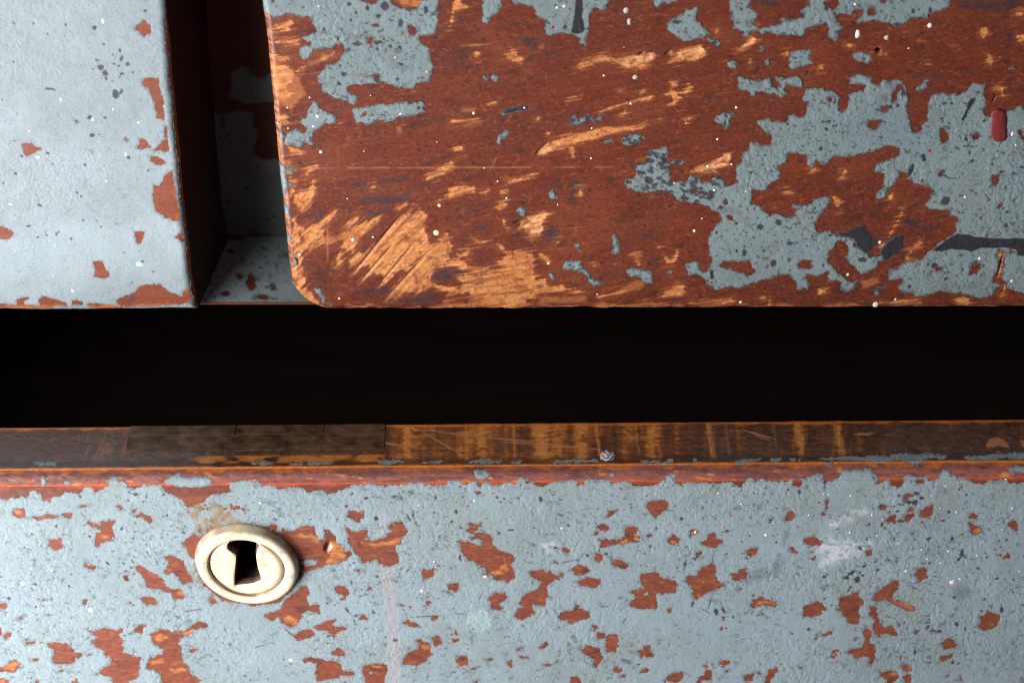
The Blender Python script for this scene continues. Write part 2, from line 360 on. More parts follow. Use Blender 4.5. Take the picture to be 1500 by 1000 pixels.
# black old paint: brush strokes and flaps
R_BLACK = parse('''
1200 230 4.3467 | 720,590 760,560 800,530 840,505 880,485 940,490 1000,505 1060,510 1130,515 1200,515 1304,515 1500,515 1500,630 1304,630 1270,625 1255,590 1210,575 1150,575 1110,580 1040,575 970,600 920,590 840,585 790,600 745,600 ; 110,485 160,475 205,455 245,435 285,435 305,460 310,490 335,505 355,540 350,570 330,600 300,610 240,570 225,530 190,510 135,505 ; 385,610 400,580 430,540 480,505 520,490 545,500 535,550 540,580 480,625 430,660 405,655 400,630 ; 560,110 570,70 590,40 608,40 600,80 575,130 ; 655,0 685,0 675,25 655,25
660 0 4.3467 | 800,-60 840,-60 845,60 840,110 850,150 860,190 840,210 800,215 765,205 775,160 785,100 790,50 ; 320,715 350,690 400,682 450,675 505,685 490,700 430,705 380,720 345,725
1200 0 4.3467 | 900,760 915,735 935,700 940,660 965,630 995,620 990,650 970,680 950,710 920,775
900 230 4.3467 | 610,720 630,720 632,775 610,775
''')
R_PITS = [(588,33.4,3.8,6.5),(624,14,3.5,6),(523.8,64,7,3.5),(553.7,62,6.5,3.4),(504,108.6,4.6,4),(497,123,4.2,2.8),(475.5,43,2.8),(514.6,29.4,2.4),(498.5,97,2.4),(512,5.8,2.8),(586,70,2.8),(582.5,116,3.3,2.4),(553.7,117,4.6,4),(564,9,6.5,7),(538.7,11.5,3,4),(550,37,5.6,3),(555,23,5,3),(445,64,6,2.4,10),(553.6,72,2.5),(572,68,2.6),(631,37,2),(612,20,2),(400,2,3),(445,10,2),(533,168,4,3,-30),(614,158,3),(1114,332,5,4.4),(1141,326,5,4.6,60),(1091,370,3.8,5.6),(1157,355.6,4.4,3.2),(1119,367,2.4,2),(1156,380,2.6,3),(1133,385,5,5),(1079,327,2.4),(1079.5,367.5,2.6),(1050,341,1.6),(1118,240,2.4,2),(1131,250,3,2),(942,253,5,3),(1017,280,7,4,-40),(1030,282,8,3,10),(1063,296,4,5),(1056,304,4.4,2.8),(972,281,10,2.4,10),(1053,259,5,3.6,-50),(921,267,5,2.6),(951,235,8,4),(974,236,4,5),(996,236,3,3),(1240,352,3,2),(1383,152,4,2.6),(1394,151,2.4,3),(1415,204,3,3),(1421,222,2,4),(1352,228,4.6,3.4),(1315,155,3),(1225,184,2.8,2.2),(1206,178,3,2),(1291,201,4,1.8),(1250,215,3,2),(1303,156,6,3,20),(1323,135,3,8),(1474,330,3.3,4.2),(1465,301,3.4,5,20),(1378,256,4,3),(1385,294,8,6,-40),(1386,408,3.6,3),(1370,388,4.4,3.6),(1332,419.5,3,2.6),(1360,387,2.6),(1437,318,1.8),(1424,236,2.8,2.2),(1473,277,2),(1455,257,1.6),(1407,430,2),(1206,388,2.5),(1264,380,7,4),(1275,375,4,3),(1223,148,2.2,5),(1211,189,3),(1203,218,3,3),(1252,18,3,3),(1211,13,3,4),(1223,20,3),(1338,16,3,4),(1363,15,3,5),(1315,36,6,3),(1180,104,2.4),(1165,84,3,1.6),(1178,122,4,4),(992,32,7,3),(975,31,2),(1047,62,4,3),(1156,26,5,3),(1172,22,4,3),(1088,48,3),(1095,10,2.5),(1154,181,2.6),(1144,189,1.4),(711,37,3),(704,113,3,2.4),(712,112,3,2),(840,176,4,3.4),(851,170,2,5,30),(861,174,3,3),(880,167,3,2.6),(914,206,4,2),(925,209,4,2),(938,202,3,2),(918,199,3,2),(1064,170,4,2,40),(1062,181,2,6,15),(1052,175,2),(1280,413,3,3),(828,40,3,3),(815,9,2.5),(821,23,1.8),(800,30,2),(1254,91,3,2),(1266,86,2),(850,394,4,1.6),(841,390,2,1.6),(835,388,2,1.4)]
# bare wood where the varnish is scraped off
R_RAW = parse('''
380 230 4.3467 | 600,740 615,700 640,670 700,600 760,530 830,460 870,400 900,370 960,365 1020,345 1060,370 1055,410 1030,450 1050,470 1070,520 1070,550 1100,560 1150,530 1180,490 1200,475 1205,540 1230,570 1210,620 1200,690 1130,700 1090,745 1085,790 1140,820 1080,840 1030,860 960,865 900,880 850,910 810,910 820,860 870,800 935,730 900,725 850,740 850,760 800,800 765,810 780,770 770,745 720,745 690,770 640,800 645,780 700,720 690,690 650,700 620,735 ; 250,460 300,450 340,430 400,400 440,370 480,345 490,370 460,400 420,440 400,460 420,500 480,500 540,470 560,420 620,385 640,380 620,410 590,440 640,425 690,400 740,385 780,365 770,390 720,430 680,470 640,520 620,560 590,600 560,590 530,590 510,640 520,670 490,685 485,640 515,590 530,550 480,535 430,555 370,575 300,590 250,605 245,570 290,520 260,500 ; 560,650 600,610 640,600 650,640 620,680 590,690 570,680 ; 205,400 240,390 250,480 265,560 270,640 275,720 290,800 270,830 240,820 225,700 215,560 205,480 ; 210,820 270,830 320,850 345,880 370,920 410,960 390,990 330,960 270,920 225,880 ; 215,250 250,220 300,215 340,150 360,160 355,220 330,270 310,330 270,355 240,310 220,290 ; 280,110 320,70 360,45 365,65 330,100 300,120 ; 1070,120 1130,80 1180,50 1220,30 1225,45 1190,85 1140,120 1100,140 1060,145 ; 1130,270 1180,235 1240,200 1280,180 1330,190 1304,250 1240,250 1190,255 1140,275 ; 860,330 900,310 940,300 990,285 985,300 930,315 880,335 ; 1085,795 1140,810 1200,815 1304,850 1304,880 1200,860 1130,840 ; 150,20 190,0 200,60 205,140 215,220 195,260 185,150 170,80 ; 700,188 725,182 730,195 705,200
380 0 4.3467 | 95,260 170,255 240,262 245,280 170,285 100,280 ; 75,330 120,345 190,350 185,375 120,385 80,370 ; 75,415 150,420 210,450 215,480 200,520 160,560 200,600 170,640 130,650 100,600 85,520 ; 90,735 140,728 185,740 188,790 140,785 95,775 ; 70,180 120,150 200,135 215,160 180,200 120,190 80,200 ; 180,940 250,950 300,950 280,985 200,985 ; 1225,20 1260,-20 1290,20 1330,30 1330,60 1240,70 1215,180 1205,180 1222,80 ; 215,450 300,400 380,360 470,332 490,340 420,370 330,410 240,455 ; 455,830 480,800 500,780 510,790 485,825 465,838 ; 840,-20 1030,-20 1020,25 980,45 900,30 850,10
660 0 4.3467 | 310,315 330,335 360,330 385,310 420,325 430,355 455,370 440,400 405,395 375,380 340,355 ; 790,435 810,410 830,385 870,372 940,362 1010,365 1060,370 1110,355 1170,345 1230,335 1290,330 1300,350 1290,380 1250,410 1200,430 1150,420 1110,445 1070,430 1060,405 1000,400 950,405 880,420 830,440 ; 138,318 177,318 180,350 160,372 146,345 ; 0,765 120,765 180,770 120,778 0,775 ; 535,995 580,950 640,905 700,870 780,860 850,850 930,830 1000,815 1090,810 1180,795 1250,770 1245,790 1190,815 1100,830 1000,860 940,885 870,900 800,915 730,940 660,970 590,990 ; 750,935 775,940 790,975 785,1005 760,1000 755,960 ; 925,720 980,695 1040,670 1090,660 1180,630 1230,615 1285,610 1260,640 1190,645 1130,660 1060,680 990,705 940,725 ; 1066,742 1095,720 1112,700 1102,737 1080,750 ; 598,828 622,833 632,862 608,862 ; 748,625 797,618 792,632 758,632 ; 535,770 550,740 570,735 560,765 545,775 ; 490,460 515,452 520,465 495,472 ; 1060,575 1090,570 1095,585 1065,585 ; 1195,590 1225,570 1235,580 1210,610 1195,610 ; 20,945 60,935 80,960 40,975 20,965 ; 225,660 280,645 290,660 240,680
660 230 4.3467 | 340,175 380,150 440,130 500,110 560,100 540,120 480,140 410,155 380,175 ; -20,200 60,180 150,190 155,235 90,240 40,250 -20,255 ; 188,235 240,208 247,240 210,247 ; 305,205 375,205 360,242 310,242 ; 273,325 310,293 352,288 342,337 300,342 ; 323,395 345,400 355,435 382,445 355,462 330,442 ; 385,430 430,405 480,385 540,370 600,350 630,360 600,390 580,420 585,470 560,500 510,508 480,495 460,470 420,455 430,435 ; 290,550 330,570 360,605 420,595 490,600 525,610 530,660 530,700 520,740 540,770 600,775 630,820 690,830 700,810 740,840 800,850 890,846 890,860 800,864 720,862 640,857 560,862 540,890 490,905 470,950 420,970 300,970 200,960 120,970 -20,960 -20,930 100,925 130,890 110,860 60,870 -20,880 -20,830 50,830 110,800 40,780 30,755 100,745 180,735 290,735 320,700 300,680 285,660 320,650 350,620 315,590 ; -20,650 50,645 100,680 150,700 240,705 240,725 150,715 80,720 20,700 -20,690 ; 20,610 70,600 110,580 125,600 100,630 50,640 ; 140,520 200,530 260,520 320,508 310,525 250,540 190,555 150,540 ; 538,598 590,613 642,670 620,682 570,642 ; 620,955 800,945 950,955 1100,940 1304,935 1304,960 1100,970 900,975 620,980 ; 930,890 1050,858 1200,843 1200,852 1060,872 940,897 ; 1168,633 1212,628 1182,640 1207,670 1207,697 1188,697 ; 780,450 800,440 795,465 ; 665,545 690,535 690,555 670,558 ; 905,690 925,690 920,712 905,710 ; 815,210 830,205 832,250 820,245
900 0 4.3467 | 310,395 350,375 350,340 390,330 440,310 500,305 545,285 550,310 580,325 575,355 530,375 500,390 450,385 400,400 350,405 ; 345,510 380,520 420,515 400,540 370,570 410,580 450,565 460,540 470,520 480,540 505,550 490,575 450,600 400,600 430,630 400,650 370,675 340,670 370,640 350,615 310,605 340,590 360,550 ; 383,717 420,693 457,688 442,707 400,724 ; 780,330 820,280 860,240 900,235 895,270 860,300 810,330 ; 860,170 890,170 880,200 860,200 ; 130,812 170,785 212,766 192,797 150,820 ; -20,832 130,800 130,810 -20,845 ; 1090,320 1110,310 1100,350 1090,355 ; 850,370 870,390 870,415 855,405 ; 640,200 655,190 650,225 640,225 ; 440,770 485,755 475,785 445,800 ; 255,750 310,740 290,757
1200 0 4.3467 | 1018,180 1062,173 1072,220 1045,247 1028,237 ; 1060,375 1073,343 1107,380 1112,402 1090,422 1068,407 ; 1128,545 1150,543 1177,580 1177,617 1150,607 ; 350,300 380,298 400,330 430,328 427,352 380,352 350,330 ; 633,398 717,408 712,422 638,412 ; 620,267 640,235 692,193 682,217 650,247 ; 1248,80 1285,78 1287,107 1258,97 ; 1255,225 1320,210 1320,262 1258,262 ; 175,290 205,278 200,290 185,297 ; -10,420 20,415 15,440 -10,450
1200 230 4.3467 | 80,250 130,250 140,300 120,335 100,320 ; 128,132 150,93 167,93 157,122 ; 365,590 400,545 440,500 480,430 525,345 532,355 502,412 462,482 422,552 382,592 ; 540,640 560,600 600,560 630,525 655,515 640,555 610,590 590,620 560,645 ; 430,272 440,243 475,213 482,225 457,267 ; 860,905 920,885 960,900 960,930 900,945 870,925 ; 250,925 450,920 640,913 640,924 400,937 ; 1125,640 1150,610 1175,625 1160,690 1150,750 1130,765 1140,700 1148,650 ; 1160,800 1185,820 1165,900 1150,895 ; -10,840 40,850 20,875 -10,880 ; 1225,560 1248,570 1245,595 1220,590
900 230 4.3467 | 470,97 520,77 600,37 680,0 690,-25 745,-25 740,10 720,50 690,70 640,85 670,102 560,110 480,107 ; 268,570 350,563 362,572 292,582 302,600 320,625 350,650 380,630 393,590 412,600 402,640 377,682 328,682 308,640 293,602 ; 295,887 340,850 400,808 442,830 447,857 400,872 340,887 ; 1073,225 1105,218 1137,235 1120,242 ; 118,630 170,626 147,640 167,680 162,702 143,690 ; 0,945 150,942 330,932 350,952 200,965 0,972 ; 470,932 600,910 740,903 762,920 680,942 500,947 ; 978,910 997,908 992,952 973,957 ; 915,880 950,878 962,912 938,912 ; 1240,97 1275,73 1262,97 ; 1008,300 1020,290 1022,315
''')
R_FAINT = parse('''
660 230 4.3467 | 1080,860 1100,830 1180,780 1240,790 1200,845 ; 560,880 700,890 860,880 860,925 700,930 560,935
900 230 4.3467 | 0,870 100,800 190,785 190,830 120,850 0,885
1200 230 4.3467 | 260,790 370,765 390,800 280,840
380 0 4.3467 | 870,800 900,800 910,840 880,845 ; 60,400 250,480 300,600 200,700 90,650
660 0 4.3467 | 80,690 160,690 150,720 60,720 ; 550,300 590,280 600,300 570,320
''')
R_STAIN = parse('''
380 230 4.3467 | 600,160 760,130 950,120 960,150 800,190 620,190 ; 630,240 800,250 960,230 960,290 800,320 650,300 ; 605,840 700,825 830,810 820,870 700,890 605,880 ; 860,900 1000,860 1120,850 1140,940 900,940 ; 1080,770 1130,710 1210,680 1304,700 1304,790 1150,800 ; 640,370 700,330 800,320 850,345 760,385 ; 540,240 570,240 565,270 545,270 ; 280,380 330,360 420,340 420,400 330,430 ; 640,590 730,560 720,600 660,650 ; 940,470 985,420 1010,440 1000,470 ; 1175,370 1215,390 1205,420 1175,410
660 230 4.3467 | 580,470 620,440 690,450 680,520 620,540 590,520 ; 690,330 740,340 730,390 690,380 ; 770,150 850,170 840,220 760,300 740,280 ; 350,380 390,380 390,420 350,420 ; 100,505 140,505 140,540 105,545 ; 190,535 280,525 270,560 200,560 ; 1210,480 1300,500 1300,540 1220,510 ; 150,430 240,430 240,470 160,470 ; 680,30 705,38 705,68 680,65
660 0 4.3467 | 450,260 560,250 590,290 540,330 520,380 460,405 500,330 ; 30,700 100,680 180,690 100,748 40,742 ; 560,340 720,330 700,360 560,385 ; 280,640 340,640 345,665 290,670 ; 300,580 430,570 400,610 320,600 ; 190,850 250,840 250,860 200,870 ; 1160,590 1205,580 1200,620 1165,615 ; 1060,530 1110,530 1100,550 1065,550
900 230 4.3467 | 500,560 560,565 555,600 510,595 ; 160,480 220,490 300,520 250,540 180,510 ; 400,470 460,470 450,495 410,490 ; 820,950 850,890 895,830 905,870 880,920 840,957 ; 380,910 430,895 440,915 400,922
900 0 4.3467 | 570,600 650,600 640,630 580,630 ; 870,0 1050,-10 1060,60 920,60 ; 700,460 800,450 760,480
1200 0 4.3467 | 600,470 760,470 800,500 700,490 600,490 ; 180,440 300,400 330,420 230,480 170,490 ; 840,-10 1304,-10 1304,60 1100,90 900,60 ; 1190,180 1240,170 1240,270 1200,300 ; 700,270 800,280 760,300
1200 230 4.3467 | 360,300 410,290 400,350 355,350 ; 520,400 600,390 700,450 760,440 740,480 600,470 530,420 ; 770,380 805,375 800,405 775,405 ; 615,270 640,268 635,290 615,288 ; 350,510 400,500 390,560 350,560
''')
# deep splinters and cuts: x0 y0 x1 y1 half-width (photograph pixels)
R_CUTS = [(518,400,587,315,2.2),(527,414,575,359,2.0),(557,415,606,358,1.8),(566,437,631,366,2.4),(600,392,626,372,2.2),
          (429,104,490,77,2.6),(402,41,427,31,1.8),(1010,248,1060,231,3.4),(1034,243,1058,232,3.0),(752,327,790,316,3.0),(765,333,784,322,1.8),
          (784,226,805,208,2.6),(845,98,900,88,1.6),(900,88,960,80,1.6),(935,80,945,76,2.4),(973,80,985,74,2.4),(990,78,1020,70,1.6),(690,405,735,401,2.0),(695,422,750,418,1.8),(672,418,700,412,1.6),
          (1461,405,1470,370,2.2),(1468,430,1472,415,1.6),(1453,153,1459,139,1.6)]
D_TOPLINE = parse('''
0 680 5 | -300,240 0,240 60,258 80,240 160,235 205,240 215,210 240,190 270,185 300,220 325,260 370,268 390,225 440,230 455,205 510,200 560,210 590,195 610,175 650,160 685,185 690,205 720,185 770,160 800,150 790,125 770,115 830,92 870,95 870,130 905,125 935,145 930,165 980,175 1040,155 1065,142 1075,165 1110,155 1130,145 1180,150 1190,180 1215,205 1260,210 1290,225 1315,240 1340,270 1375,315 1440,300 1480,285
300 680 5 | 0,260 30,225 80,215 130,215 190,195 185,150 190,125 240,130 290,120 340,120 390,130 430,145 500,155 550,175 580,178 620,160 670,155 720,175 770,215 800,190 850,185 900,205 940,210 1000,190 1030,160 1080,155 1100,145 1180,145 1210,130 1260,140 1265,155 1300,158 1360,145 1430,145 1490,137
600 680 5 | 0,135 80,135 130,145 180,160 210,140 270,150 280,125 320,120 360,125 390,145 420,150 430,130 470,120 495,120 500,150 520,170 540,130 570,125 600,150 650,150 690,130 730,120 770,135 790,100 830,92 860,105 870,130 910,135 950,160 980,162 1020,140 1060,125 1120,128 1190,115 1220,125 1240,145 1280,140 1290,100 1330,105 1370,115 1400,110 1440,115 1490,130
900 680 5 | 0,125 60,128 110,122 140,155 190,160 220,155 215,135 270,150 330,145 345,120 380,95 395,80 420,60 455,65 460,85 440,110 440,140 480,145 520,135 560,125 600,140 640,130 700,135 760,140 820,125 860,125 880,155 940,162 950,110 990,100 1050,115 1090,105 1140,115 1190,125 1260,120 1310,105 1310,150 1360,155 1370,130 1350,100 1400,105 1430,80 1470,65 1490,60
1200 680 5 | 0,60 25,70 30,110 60,125 90,120 120,115 160,75 165,45 210,30 230,45 270,30 320,35 380,30 400,60 425,95 430,140 480,120 510,108 525,145 590,170 620,160 625,85 670,80 690,95 760,90 790,85 800,115 870,110 890,70 900,40 955,45 960,80 1000,85 1020,105 1100,105 1140,135 1200,145 1260,115 1330,105 1380,110 1400,130 1450,135 1500,125 1800,130
''')
D_FILM = [np.concatenate(D_TOPLINE + [np.array([[1900., 1500.], [-400., 1500.]])])]
# scraps of paint on the bead and along the top edge
D_SCRAPS = parse('''
0 680 5 | 1200,120 1240,95 1280,75 1295,55 1325,55 1335,90 1400,95 1500,90 1550,100 1545,150 1480,165 1330,165 1260,150 1210,140 ; 300,95 325,85 340,115 335,155 310,160 300,140 ; 470,130 500,118 520,135 500,150 475,150
600 680 5 | 470,50 500,38 560,40 595,65 580,90 530,115 490,105 475,85 ; 1460,75 1490,60 1510,80 1480,92
1200 680 5 | 1390,20 1450,10 1500,20 1600,20 1600,60 1440,55 1420,80 1400,70 ; 900,40 960,40 950,80 900,75
''')
D_TOPPAINT = parse('''
550 560 3 | 10,345 60,340 120,350 70,360 15,358 ; 200,345 290,340 300,352 210,356 ; 400,345 480,335 560,345 550,356 420,357 ; 590,350 640,345 640,358 595,358 ; 770,345 850,340 980,335 985,350 860,352 780,356 ; 1170,345 1250,338 1255,355 1180,356 ; 1265,345 1310,335 1305,357 1270,358 ; 1395,340 1410,335 1410,358 1398,358
1000 560 3 | 235,350 270,335 300,345 280,357 240,358 ; 300,335 345,335 340,350 305,350 ; 385,335 440,330 430,350 390,352 ; 470,335 520,330 520,342 475,345 ; 590,330 640,328 700,322 760,325 830,322 900,318 960,310 1010,315 1060,312 1100,315 1160,320 1160,338 1080,335 1050,350 1030,365 990,350 930,345 880,355 840,350 760,345 700,342 640,340 600,342 ; 1230,325 1290,318 1350,315 1420,310 1500,305 1700,300 1700,335 1500,335 1420,335 1370,340 1310,345 1260,345 ; 630,355 660,352 670,365 640,368
0 560 2.5 | 900,295 960,290 1010,298 960,305 ; 1060,298 1130,290 1220,290 1220,300 1130,303 ; 1390,290 1440,280 1500,285 1480,295 1400,298 ; 120,290 210,290 205,305 130,305
''')
